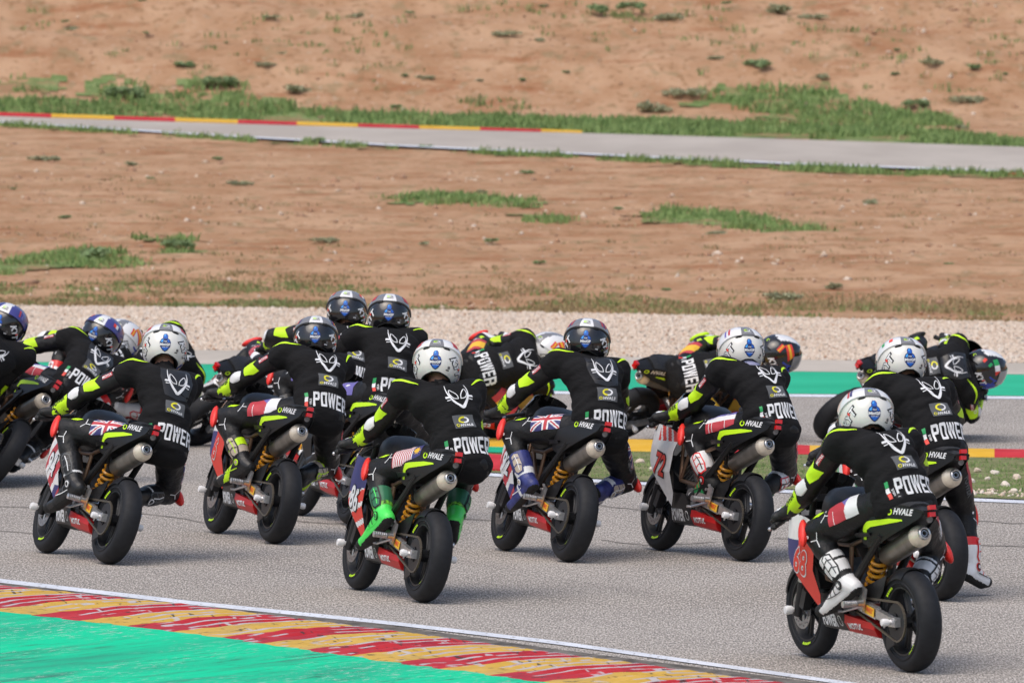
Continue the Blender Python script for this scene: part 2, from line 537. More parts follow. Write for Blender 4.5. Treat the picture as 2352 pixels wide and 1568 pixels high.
def green_paint():
    m = bpy.data.materials.new('paint_green'); m.use_nodes = True; nt = m.node_tree; b = nt.nodes['Principled BSDF']
    b.inputs['Roughness'].default_value = 0.75; b.inputs['Specular IOR Level'].default_value = 0.05
    tc = nt.nodes.new('ShaderNodeTexCoord')
    def nz(scale, st, det, ro, rot=R(-31)):
        mp = nt.nodes.new('ShaderNodeMapping'); mp.inputs['Scale'].default_value = st; mp.vector_type = 'TEXTURE'
        mp.inputs['Scale'].default_value = tuple(1 / s for s in st); mp.inputs['Rotation'].default_value = (0, 0, rot)
        nt.links.new(tc.outputs['Object'], mp.inputs[0])
        n = nt.nodes.new('ShaderNodeTexNoise'); n.inputs['Scale'].default_value = scale; n.inputs['Detail'].default_value = det; n.inputs['Roughness'].default_value = ro
        nt.links.new(mp.outputs[0], n.inputs['Vector']); return n.outputs[0]
    def rng_(v, a, c, lo=0.0, hi=1.0):
        r = nt.nodes.new('ShaderNodeMapRange'); r.inputs['From Min'].default_value = a; r.inputs['From Max'].default_value = c; r.inputs['To Min'].default_value = lo; r.inputs['To Max'].default_value = hi
        nt.links.new(v, r.inputs['Value']); return r.outputs[0]
    def mul(a, c):
        q = nt.nodes.new('ShaderNodeMath'); q.operation = 'MULTIPLY'; nt.links.new(a, q.inputs[0]); nt.links.new(c, q.inputs[1]); return q.outputs[0]
    def mix(a, col, f):
        x = nt.nodes.new('ShaderNodeMix'); x.data_type = 'RGBA'; nt.links.new(f, x.inputs['Factor'])
        if isinstance(a, tuple): x.inputs['A'].default_value = (*a, 1)
        else: nt.links.new(a, x.inputs['A'])
        x.inputs['B'].default_value = (*col, 1); return x.outputs['Result']
    # rotated so that y runs along the kerb: wear is drawn out in the direction of travel
    c = mix((0.012, 0.60, 0.31), (0.030, 0.36, 0.22), rng_(nz(0.9, (1.3, .35, 1), 8, .62), .45, .68))
    c = mix(c, (0.06, 0.20, 0.15), mul(rng_(nz(2.2, (2.4, .28, 1), 9, .7), .52, .68), rng_(nz(.5, (1, .6, 1), 3, .5), .36, .56)))
    c = mix(c, (0.045, 0.07, 0.065), mul(rng_(nz(5.0, (4.0, .35, 1), 8, .75), .54, .62, 0, .8), rng_(nz(.7, (1, .5, 1), 4, .6), .42, .56)))
    c = mix(c, (0.46, 0.55, 0.49), mul(rng_(nz(14, (2.2, .5, 1), 7, .8), .555, .60, 0, .9), rng_(nz(.8, (1.4, .5, 1), 5, .6), .46, .56)))
    nt.links.new(c, b.inputs['Base Color'])
    bp = nt.nodes.new('ShaderNodeBump'); bp.inputs['Strength'].default_value = .2; bp.inputs['Distance'].default_value = .004
    nt.links.new(nz(60, (1, 1, 1), 4, .6), bp.inputs['Height']); nt.links.new(bp.outputs[0], b.inputs['Normal'])
    MATS['paint_green'] = m
green_paint()
ground_mat('paint_green_far', (0.02, 0.40, 0.22), (0.03, 0.46, 0.26), 0.8, rough=0.6, bump=0)
ground_mat('concrete', (0.44, 0.40, 0.345), (0.53, 0.48, 0.42), 1.0, detail=7, bump=0.1, bscale=40, stretch=(1, 0.5, 1))
ground_mat('gravel_bed', (0.46, 0.37, 0.29), (0.60, 0.51, 0.42), 14, detail=4, bump=0.6, bscale=30, bdist=0.04)
ground_mat('island_soil', (0.14, 0.17, 0.07), (0.25, 0.24, 0.13), 5, detail=6, bump=0.4, bscale=30)
ground_mat('kerb_red', (0.46, 0.028, 0.038), (0.54, 0.042, 0.052), 5, detail=8, rough=0.55, bump=0.25, bscale=40, bdist=0.006,
           big=(2.4, (0.30, 0.035, 0.055), 0.48, 0.70, (1, 1, 1)), speck=[(11, (0.52, 0.50, 0.51), 0.64, 0.67), (30, (0.06, 0.05, 0.05), 0.62, 0.68)], sp_stretch=(0.55, 0.85, 1), sp_amt=0.9)
ground_mat('kerb_yellow', (0.58, 0.355, 0.06), (0.65, 0.42, 0.10), 5, detail=8, rough=0.55, bump=0.25, bscale=40, bdist=0.006,
           big=(2.4, (0.46, 0.32, 0.12), 0.50, 0.74, (1, 1, 1)), speck=[(11, (0.52, 0.50, 0.50), 0.64, 0.67), (28, (0.09, 0.075, 0.05), 0.62, 0.68)], sp_stretch=(0.55, 0.85, 1), sp_amt=0.9)
ground_mat('kerb_worn', (0.42, 0.39, 0.40), (0.50, 0.47, 0.48), 8, rough=0.7, bump=0.2, bscale=50, bdist=0.004, speck=[(14, (0.40, 0.10, 0.11), 0.60, 0.68)])
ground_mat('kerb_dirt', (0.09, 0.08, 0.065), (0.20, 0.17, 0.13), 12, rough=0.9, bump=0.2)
ground_mat('kerb_red_far', (0.50, 0.035, 0.045), (0.58, 0.05, 0.06), 3, rough=0.6, bump=0)
ground_mat('kerb_yellow_far', (0.70, 0.40, 0.04), (0.74, 0.45, 0.07), 3, rough=0.6, bump=0)
ground_mat('kerb_edge', (0.10, 0.092, 0.085), (0.21, 0.195, 0.175), 9, detail=7, bump=0.5, bscale=50, bdist=0.02, stretch=(1, .5, 1))

def strip(name, low, high, material, lift, rows=6, x0=-2600, x1=5000, nx=77, kind='structure'):
    """A sheet lying on the terrain between two measured lines."""
    mb = MB(); rings = []
    for i in range(nx):
        x = x0 + (x1 - x0) * i / (nx - 1)
        a = at(x, lerp_line(low, x)); b = at(x, lerp_line(high, x))
        row = []
        for j in range(rows):
            p = a.lerp(b, j / (rows - 1)); p.z = ground_z(p.y) + lift
            row.append(p)
        rings.append(row)
    mb.rings(rings, 0, caps=False, closed=False)
    return tag(mb.obj(name, [material], smooth=True), kind=kind)

# the terrain itself: one big sheet, finely modelled where the photograph looks
def calm(y):
    """The soil lies smooth beside the distant track."""
    return 0.25 + 0.75 * min(1.0, max(0.0, max((113.5 - y) / 3, (y - 129.5) / 3)))
def build_ground():
    mb_v, mb_f = [], []
    xs = np.concatenate([np.linspace(-220, -26, 14), np.arange(-25, 25.01, 0.22), np.linspace(26, 220, 14)])
    ys = np.concatenate([np.linspace(-40, 92, 20), np.arange(93, 190, 0.22), np.linspace(192, 420, 24)])
    nx, ny = len(xs), len(ys)
    V = np.zeros((ny, nx, 3))
    for j, y in enumerate(ys):
        gz = ground_z(y) - (0.03 if y < 96 else 0.0)
        for i, x in enumerate(xs):
            z = gz
            if 96 < y < 190 and abs(x) < 25:
                amp = min(1, (y - 96) / 3) * calm(y)
                k = 0.05 if y < 128 else 0.14
                z += amp * k * noise.fractal(Vector((x * 0.55, y * 0.8, 3)), 0.8, 2.1, 5)
            V[j, i] = (x, y, z)
    idx = np.arange(nx * ny).reshape(ny, nx)
    f = np.stack([idx[:-1, :-1], idx[:-1, 1:], idx[1:, 1:], idx[1:, :-1]], -1).reshape(-1)
    me = fast_mesh('ground', V.reshape(-1, 3), f, 4, ['dirt'], smooth=True)
    return tag(link('ground', me), kind='structure')
build_ground()

L_GREEN_LO = [(460, 884), (1440, 902), (2352, 911)]
L_GREEN_HI = [(460, 838), (1440, 850), (2352, 862)]
L_CONC_HI = [(460, 806), (1440, 822), (2352, 836)]
L_GRAVEL_HI = [(0, 704), (460, 708), (1000, 714), (1440, 724), (2352, 742)]
strip('race_track', [(0, 2600), (2352, 2600)], [(x, y + 2) for x, y in L_GREEN_LO], 'asphalt', 0.0, rows=14)
strip('track_edge_line', [(x, y + 6) for x, y in L_GREEN_LO], [(x, y) for x, y in L_GREEN_LO], 'line_white', 0.004)
strip('painted_verge', L_GREEN_LO, L_GREEN_HI, 'paint_green_far', 0.008)
strip('concrete_apron', L_GREEN_HI, L_CONC_HI, 'concrete', 0.010)
strip('gravel_trap', L_CONC_HI, L_GRAVEL_HI, 'gravel_bed', -0.006, rows=10)
# joints and tyre marks across the asphalt
def seam(pts, w, lift=0.0022):
    mb = MB(); rings = []
    c = curve2d(pts, 10)
    for i, (x, y) in enumerate(c):
        y += 2.2 * noise.noise(Vector((x * .02, y * .05, 4)))
        k = w * (.5 + .8 * abs(noise.noise(Vector((x * .03, 1, y)))))
        a, b = at(x, y + k), at(x, y - k); a.z = b.z = lift; rings.append([a, b])
    mb.rings(rings, 0, caps=False, closed=False)
    tag(mb.obj('track_seam', ['tar_joint'], smooth=False), kind='structure')
ground_mat('tar_joint', (0.17, 0.158, 0.145), (0.27, 0.25, 0.225), 6, detail=6, bump=0.1, bscale=60)
for pts, w in (([(-300, 1150), (60, 1166), (330, 1180), (470, 1200)], 1.6), ([(640, 1190), (760, 1202), (960, 1188), (1130, 1196)], 1.5), ([(1780, 1236), (2000, 1244), (2200, 1250), (2700, 1268)], 1.4),
               ([(2230, 1196), (2352, 1202), (2700, 1210)], 1.3), ([(1370, 1160), (1480, 1172), (1560, 1180)], 1.3), ([(1380, 1240), (1500, 1252), (1640, 1244)], 1.2), ([(-200, 1210), (40, 1222), (120, 1230)], 1.3)):
    seam(pts, w)
# far track beyond the dirt
L_FT_LO = [(0, 287), (480, 317), (941, 343), (1411, 364), (1811, 383), (2352, 402)]
L_FT_HI = [(0, 272), (400, 285), (800, 297), (1411, 313), (1811, 325), (2352, 343)]
strip('distant_track', L_FT_LO, L_FT_HI, 'asphalt_far', 0.030, rows=8)
strip('distant_track_line', L_FT_LO, [(x, y - 3) for x, y in L_FT_LO], 'line_white', 0.034, rows=2)
# near white line and the track's near edge
L_NW = [(0, 1339), (441, 1390), (882, 1434), (1282, 1481), (1823, 1557)]
strip('near_edge_line', L_NW, [(0, 1330), (441, 1381), (882, 1426), (1282, 1473), (1823, 1549)], 'line_white', 0.005, rows=2, x0=-900, x1=4200)
L_K_LO = [(-600, 1340), (0, 1407), (441, 1458), (882, 1522), (1062, 1545), (1222, 1567), (1700, 1640)]
L_K_HI = [(-600, 1288), (0, 1347), (441, 1393), (882, 1449), (1282, 1503), (1762, 1567), (2300, 1640)]
strip('kerb_apron', [(x, y + 8) for x, y in L_K_HI], [(x, y - 13 + 2 * math.sin(x * .07)) for x, y in L_K_HI], 'kerb_edge', 0.0035, rows=3, x0=-900, x1=3600)
strip('green_runoff', [(0, 2300), (2352, 2300)], [(x, y - 3) for x, y in L_K_LO], 'paint_green', 0.007, rows=12, x0=-1500, x1=3600)

# ---- near kerb: ribbed segments, each a piece of its own
def near_kerb():
    lo = [at(x, y) for x, y in L_K_LO]; hi = [at(x, y) for x, y in L_K_HI]
    def along(pts, s):
        for a, b in zip(pts, pts[1:]):
            L = (b - a).length
            if s <= L: return a.lerp(b, s / L)
            s -= L
        return b
    def s_of(pts, q):           # arclength of the point nearest to q
        best, acc = None, 0
        for a, b in zip(pts, pts[1:]):
            L = (b - a).length; t = max(0, min(1, (q - a).dot(b - a) / L ** 2)); d = (a.lerp(b, t) - q).length
            if best is None or d < best[0]: best = (d, acc + t * L)
            acc += L
        return best[1]
    s0 = s_of(lo, at(274, 1441)); h0 = s_of(hi, at(611, 1416))
    total = sum((b - a).length for a, b in zip(lo, lo[1:]))
    root = tag(empty('kerb'), kind='structure')
    root.location = along(lo, s0)
    inv = Matrix.Translation(-root.location)
    BL = 0.485
    k0 = -int(s0 / BL)
    for k in range(k0, int((total - s0) / BL)):
        mb = MB(); rings = []
        per = 3; sub = 8; W = 30
        for i in range(per * sub + 1):
            s = BL * (k + i / (per * sub))
            ph = (i % sub) / sub
            rib = (ph / 0.36 if ph < 0.36 else 1.0 if ph < .62 else max(0.0, 1 - (ph - .62) / 0.24))
            a = along(lo, s0 + s); b = along(hi, h0 + s * 1.02)
            row = []
            for j in range(W + 1):
                t = j / W
                p = a.lerp(b, t)
                base = 0.006 + 0.012 * math.sin(math.pi * min(1, max(0, t)) ** 0.9) ** 0.8
                amp = 0.024 * max(0, min(1, (t - 0.20) / 0.22)) * min(1, (1.02 - t) / .08)
                wob = 0.5 * noise.noise(p * 7.0) * 0.010
                p = Vector((p.x, p.y, base + amp * (rib - 0.5) + wob))
                row.append(inv @ p)
            rings.append(row)
        mb.rings(rings, 0, caps=False, closed=False)
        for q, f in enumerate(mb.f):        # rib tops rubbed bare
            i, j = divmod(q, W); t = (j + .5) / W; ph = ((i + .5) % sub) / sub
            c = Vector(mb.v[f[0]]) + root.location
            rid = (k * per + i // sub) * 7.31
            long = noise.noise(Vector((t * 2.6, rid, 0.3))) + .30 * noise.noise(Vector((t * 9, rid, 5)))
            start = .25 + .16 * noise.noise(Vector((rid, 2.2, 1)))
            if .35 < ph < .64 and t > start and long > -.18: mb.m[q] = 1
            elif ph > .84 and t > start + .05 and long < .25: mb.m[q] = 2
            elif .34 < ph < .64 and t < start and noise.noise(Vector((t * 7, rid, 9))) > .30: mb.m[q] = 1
        # skirt so the piece is solid to the ground
        for row in (rings[0], rings[-1], [r[0] for r in rings], [r[-1] for r in rings]):
            low = [Vector((p.x, p.y, -root.location.z - 0.02)) for p in row]
            mb.rings([row, low], 0, caps=False, closed=False)
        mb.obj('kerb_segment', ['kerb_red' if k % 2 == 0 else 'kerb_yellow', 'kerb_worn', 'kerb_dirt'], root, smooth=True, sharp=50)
near_kerb()

def flat_kerb(name, low, high, cuts, colours, h=0.05, lift=0.0):
    root = tag(empty(name), kind='structure')
    root.location = at(cuts[0], lerp_line(low, cuts[0]))
    o = root.location.copy()
    for x0, x1, c in zip(cuts, cuts[1:], colours):
        mb = MB(); rings = []
        for i in range(4):
            x = x0 + (x1 - x0) * i / 3
            a = at(x, lerp_line(low, x)); b = at(x, lerp_line(high, x))
            row = []
            for t, z in ((0, -0.02), (0.0, 0.015), (0.3, h), (0.85, h * 1.1), (1.0, -0.02)):
                p = a.lerp(b, t); row.append(Vector((p.x, p.y, ground_z(p.y) + z + lift)) - o)
            rings.append(row)
        mb.rings(rings, 0, caps=True, closed=False)
        mb.obj('kerb_segment', [c], root, smooth=False)
    return root
cuts = [-1180 + 141 * i for i in range(9)] + [-20 - 2, 118, 262, 402, 546, 682, 822, 963, 1103, 1243, 1337]
n = len(cuts) - 1
flat_kerb('distant_kerb', [(0, 271), (400, 284), (800, 296.5), (1337, 311)], [(0, 266.5), (400, 279), (800, 292), (1337, 309)],
          cuts, ['kerb_yellow_far' if (n - 1 - i) % 2 == 0 else 'kerb_red_far' for i in range(n)], 0.022, 0.03)
flat_kerb('distant_kerb_end', [(2280, 406), (2700, 421)], [(2280, 403), (2700, 418)], [2292, 2310, 2440, 2580, 2720], ['kerb_yellow_far', 'kerb_red_far', 'kerb_yellow_far', 'kerb_red_far'], 0.015, 0.03)

# ---- the grass island between the two legs of the track
L_I_HI = [(1100, 1018), (1440, 1018), (1900, 1036), (2352, 1044)]
L_I_K = [(1100, 1030), (1440, 1040), (1900, 1048), (2352, 1055)]
L_I_LO = [(1100, 1086), (1440, 1106), (1900, 1131), (2352, 1150)]
strip('island_edge_line', [(x, y + 7) for x, y in L_I_LO], L_I_LO, 'line_white', 0.005, rows=2, x0=1090, x1=4200, nx=30)
strip('grass_island', L_I_LO, L_I_K, 'island_soil', 0.012, rows=8, x0=1106, x1=4200, nx=40)
flat_kerb('island_kerb', L_I_K, L_I_HI, [1108, 1160, 1420, 1640, 1860, 2080, 2284, 2500, 2720, 2940],
          ['kerb_yellow_far', 'kerb_yellow_far', 'kerb_yellow_far', 'kerb_red_far', 'kerb_yellow_far', 'kerb_yellow_far', 'kerb_red_far', 'kerb_yellow_far', 'kerb_red_far'], 0.04)
flat_kerb('island_kerb_end', [(1104, 1084), (1160, 1085)], [(1104, 1058), (1160, 1062)], [1104, 1132, 1160], ['kerb_red_far', 'kerb_red_far'], 0.05, 0.01)
strip('island_paint', [(1100, 1043), (1220, 1046)], [(1100, 1030), (1220, 1034)], 'paint_green_far', 0.018, rows=2, x0=1106, x1=1216, nx=6)

# ---- gravel: tens of thousands of stones, one mass
def stones(name, P, S, mats, flat=0.65, midx=None, tris=8):
    n = len(P)
    base = np.array([(1, 0, 0), (-1, 0, 0), (0, 1, 0), (0, -1, 0), (0, 0, 1), (0, 0, -1)], float)
    fc = np.array([(0, 2, 4), (2, 1, 4), (1, 3, 4), (3, 0, 4), (2, 0, 5), (1, 2, 5), (3, 1, 5), (0, 3, 5)])
    jit = rng.uniform(0.65, 1.35, (n, 6, 1)) * base[None] + rng.normal(0, 0.22, (n, 6, 3))
    ang = rng.uniform(0, 6.283, n); c, s = np.cos(ang), np.sin(ang)
    v = jit * (S[:, None, None] * np.array([1, 0.8, flat])[None, None])
    x = v[..., 0] * c[:, None] - v[..., 1] * s[:, None]; y = v[..., 0] * s[:, None] + v[..., 1] * c[:, None]
    V = np.stack([x + P[:, None, 0], y + P[:, None, 1], v[..., 2] + P[:, None, 2]], -1)
    f = (fc[None] + (np.arange(n) * 6)[:, None, None]).reshape(-1)
    mi = None if midx is None else np.repeat(midx, 8)
    me = fast_mesh(name, V.reshape(-1, 3), f, 3, mats, matidx=mi)
    return tag(link(name, me), kind='stuff')
mat('stone_pale', (0.66, 0.545, 0.44), 0.9); mat('stone_sand', (0.58, 0.455, 0.35), 0.9); mat('stone_earth', (0.36, 0.22, 0.14), 0.9); mat('stone_white', (0.72, 0.64, 0.55), 0.9); mat('stone_grey', (0.27, 0.235, 0.20), 0.9); mat('stone_rust', (0.40, 0.23, 0.14), 0.9)

def scatter_strip(low, high, n, x0, x1):
    pts = []
    xs = rng.uniform(x0, x1, n); ts = rng.uniform(0, 1, n)
    for x, t in zip(xs, ts):
        pts.append((x, t))
    # measured lines are nearly straight here: interpolate in the world
    A0, A1 = at(x0, lerp_line(low, x0)), at(x1, lerp_line(low, x1)); B0, B1 = at(x0, lerp_line(high, x0)), at(x1, lerp_line(high, x1))
    u = (xs - x0) / (x1 - x0)
    A = np.array(A0)[None] * (1 - u)[:, None] + np.array(A1)[None] * u[:, None]
    B = np.array(B0)[None] * (1 - u)[:, None] + np.array(B1)[None] * u[:, None]
    return A * (1 - ts)[:, None] + B * ts[:, None]
def gravel():
    P = []
    segs = [-700, 0, 460, 1000, 1440, 2352, 3050]
    for a, b in zip(segs, segs[1:]):
        P.append(scatter_strip(L_CONC_HI, L_GRAVEL_HI, int(46 * (b - a)), a, b))
    P = np.concatenate(P); n = len(P)
    P[:, 2] = rng.uniform(-0.002, 0.012, n)
    S = rng.uniform(0.009, 0.022, n) * rng.choice([1, 1, 1, 1.35], n)
    stones('gravel', P, S, ['stone_pale', 'stone_sand', 'stone_white', 'stone_grey', 'stone_rust'], 0.7, rng.choice(5, n, p=[.46, .30, .16, .04, .04]))
gravel()

# ================================================================== MOTORCYCLE (local frame: x right, y forward, z up, origin under the rear axle)
WB = 1.08; RR = 0.25; RF = 0.243

def tyre_mesh(rad, wid, c):
    mb = MB(); prof = []
    rim_r = rad - 0.085
    h = wid / 2
    for k in range(15):
        a = math.pi * k / 14
        x = -h * math.cos(a); z = math.sin(a)
        r = rim_r + 0.02 + (rad - rim_r - 0.02) * (z ** 0.62)
        x *= (1.0 if z > 0.3 else 0.88 + 0.12 * z / 0.3)
        prof.append((r, x))
    prof = [(rim_r - 0.002, -h * 0.62), (rim_r + 0.006, -h * 0.80)] + prof + [(rim_r + 0.006, h * 0.80), (rim_r - 0.002, h * 0.62)]
    # moulded ridge on each sidewall
    mb.lathe(prof, c, (1, 0, 0), 56)
    for s in (-1, 1):
        mb.lathe([(rim_r + 0.018, s * h * 0.88), (rim_r + 0.021, s * h * 0.965), (rim_r + 0.026, s * h * 0.96), (rim_r + 0.029, s * h * 0.91)], c, (1, 0, 0), 48)
    return mb.mesh('tyre', ['tyre_rubber'])

def rim_mesh(rad, wid, c):
    mb = MB(); h = wid * 0.36; r0 = rad - 0.085
    mb.lathe([(r0 + 0.004, -h - 0.006), (r0 - 0.004, -h - 0.006), (r0 - 0.012, -h + 0.012), (r0 - 0.022, 0), (r0 - 0.012, h - 0.012), (r0 - 0.004, h + 0.006), (r0 + 0.004, h + 0.006)], c, (1, 0, 0), 48)
    mb.lathe([(0.012, -0.045), (0.034, -0.045), (0.036, -0.02), (0.030, 0), (0.036, 0.02), (0.034, 0.045), (0.012, 0.045)], c, (1, 0, 0), 20)
    c = Vector(c)
    for k in range(5):
        for d in (-0.16, 0.16):
            a0 = 2 * math.pi * k / 5 + d * 1.5; a1 = 2 * math.pi * k / 5 + d * 0.7
            p0 = c + Vector((0, math.cos(a0) * 0.03, math.sin(a0) * 0.03)); p1 = c + Vector((0, math.cos(a1) * (r0 - 0.012), math.sin(a1) * (r0 - 0.012)))
            mb.tube([p0, p0.lerp(p1, .5), p1], [0.013, 0.010, 0.012], 6)
    return mb.mesh('rim', ['rim_black'])

def disc_mesh(r, c, x):
    """Brake disc with drilled holes and a slotted carrier."""
    mb = MB(); c = Vector(c) + Vector((x, 0, 0)); n = 48; t = 0.003
    rads = [r * .62, r * .72, r * .80, r * .90, r]
    for s in (-t / 2, t / 2):
        vs = [c + Vector((s, math.cos(2 * math.pi * k / n) * q, math.sin(2 * math.pi * k / n) * q)) for q in rads for k in range(n)]
        fs = []
        for i in range(4):
            for k in range(n):
                if (i == 1 and k % 4 == 0) or (i == 2 and k % 4 == 2): continue
                k2 = (k + 1) % n
                fs.append([i * n + k, i * n + k2, (i + 1) * n + k2, (i + 1) * n + k])
        mb.add(vs, fs)
    mb.lathe([(r, -t / 2), (r, t / 2)], c, (1, 0, 0), n); mb.lathe([(r * .62, -t / 2), (r * .62, t / 2)], c, (1, 0, 0), n)
    for k in range(6):
        a = math.pi / 3 * k
        mb.tube([c + Vector((0, math.cos(a) * .03, math.sin(a) * .03)), c + Vector((0, math.cos(a + .3) * r * .66, math.sin(a + .3) * r * .66))], .006, 6)
    return mb.mesh('brake_disc', ['steel_disc'])

def sprocket_mesh(r, c, x, teeth=26):
    mb = MB(); c = Vector(c) + Vector((x, 0, 0)); n = teeth * 2
    def ring(q, dx, tooth=False):
        return [c + Vector((dx, math.cos(2 * math.pi * k / n) * (q - (0.006 if tooth and k % 2 else 0)), math.sin(2 * math.pi * k / n) * (q - (0.006 if tooth and k % 2 else 0)))) for k in range(n)]
    mb.rings([ring(r * .45, -.003), ring(r, -.003, True), ring(r, .003, True), ring(r * .45, .003), ring(r * .45, -.003)], 0, caps=False)
    for k in range(5):
        a = 2 * math.pi * k / 5
        mb.box(c + Vector((0, math.cos(a) * r * .35, math.sin(a) * r * .35)), (.006, r * .34, .014), Matrix.Rotation(a, 3, 'X'))
    return mb.mesh('sprocket', ['dark_metal'])

def chain_mesh(c0, r0, c1, r1, x):
    """Chain round two sprockets as a row of links."""
    path = []
    (y0, z0), (y1, z1) = c0, c1
    d = math.atan2(z1 - z0, y1 - y0)
    for k in range(13): a = d + math.pi / 2 + math.pi * k / 12; path.append((y0 + r0 * math.cos(a), z0 + r0 * math.sin(a)))
    for k in range(7): a = d - math.pi / 2 + math.pi * k / 6; path.append((y1 + r1 * math.cos(a), z1 + r1 * math.sin(a)))
    path.append(path[0])
    pts = [Vector((x, a, b)) for a, b in path]
    mb = MB(); acc = 0; step = 0.0105
    for a, b in zip(pts, pts[1:]):
        L = (b - a).length; t = acc
        while t < L:
            p = a.lerp(b, t / L); ang = math.atan2(b.z - a.z, b.y - a.y)
            mb.box(p, (.010, .0095, .010), Matrix.Rotation(ang, 3, 'X'), 0, .8); t += step
        acc = t - L
    return mb.mesh('chain', ['chain_steel'], smooth=False)

AX_R = Vector((0, 0, RR)); AX_F = Vector((0, WB, RF))
FORK_TOP = Vector((0, 0.86, 0.80))

def panel_fn(side, tail=False):
    if not tail:
        def fn(y, z):
            x = 0.165 - 0.55 * max(0, y - 0.90) ** 2 * 2.0 - 0.25 * max(0, 0.46 - z) - 0.12 * max(0, z - 0.60)
            e = 1e-3
            def X(a, b): return 0.165 - 0.55 * max(0, a - 0.90) ** 2 * 2.0 - 0.25 * max(0, 0.46 - b) - 0.12 * max(0, b - 0.60)
            n = Vector((1, -(X(y + e, z) - X(y, z)) / e, -(X(y, z + e) - X(y, z)) / e)).normalized()
            return Vector((side * x, y, z)), Vector((side * n.x, n.y, n.z))
    else:
        def X(a, b):
            t = max(0, min(1, (a + 0.22) / 0.42))
            return 0.048 + 0.085 * t - 0.10 * max(0, b - 0.74) - 0.18 * max(0, 0.70 - b)
        def fn(y, z):
            e = 1e-3; x = X(y, z)
            n = Vector((1, -(X(y + e, z) - X(y, z)) / e, -(X(y, z + e) - X(y, z)) / e)).normalized()
            return Vector((side * x, y, z)), Vector((side * n.x, n.y, n.z))
    return fn

SIDE_OUT = [(0.66, 0.68), (0.84, 0.72), (1.00, 0.735), (1.13, 0.69), (1.17, 0.60), (1.10, 0.53), (0.98, 0.46), (0.90, 0.39), (0.82, 0.32), (0.755, 0.265), (0.72, 0.34), (0.74, 0.46), (0.72, 0.58)]
TAIL_OUT = [(-0.245, 0.800), (-0.15, 0.812), (0.0, 0.800), (0.10, 0.770), (0.22, 0.735), (0.30, 0.70), (0.27, 0.62), (0.17, 0.60), (0.05, 0.655), (-0.10, 0.715), (-0.21, 0.765)]
TAIL_CUT = poly2d(TAIL_OUT, 0.03)

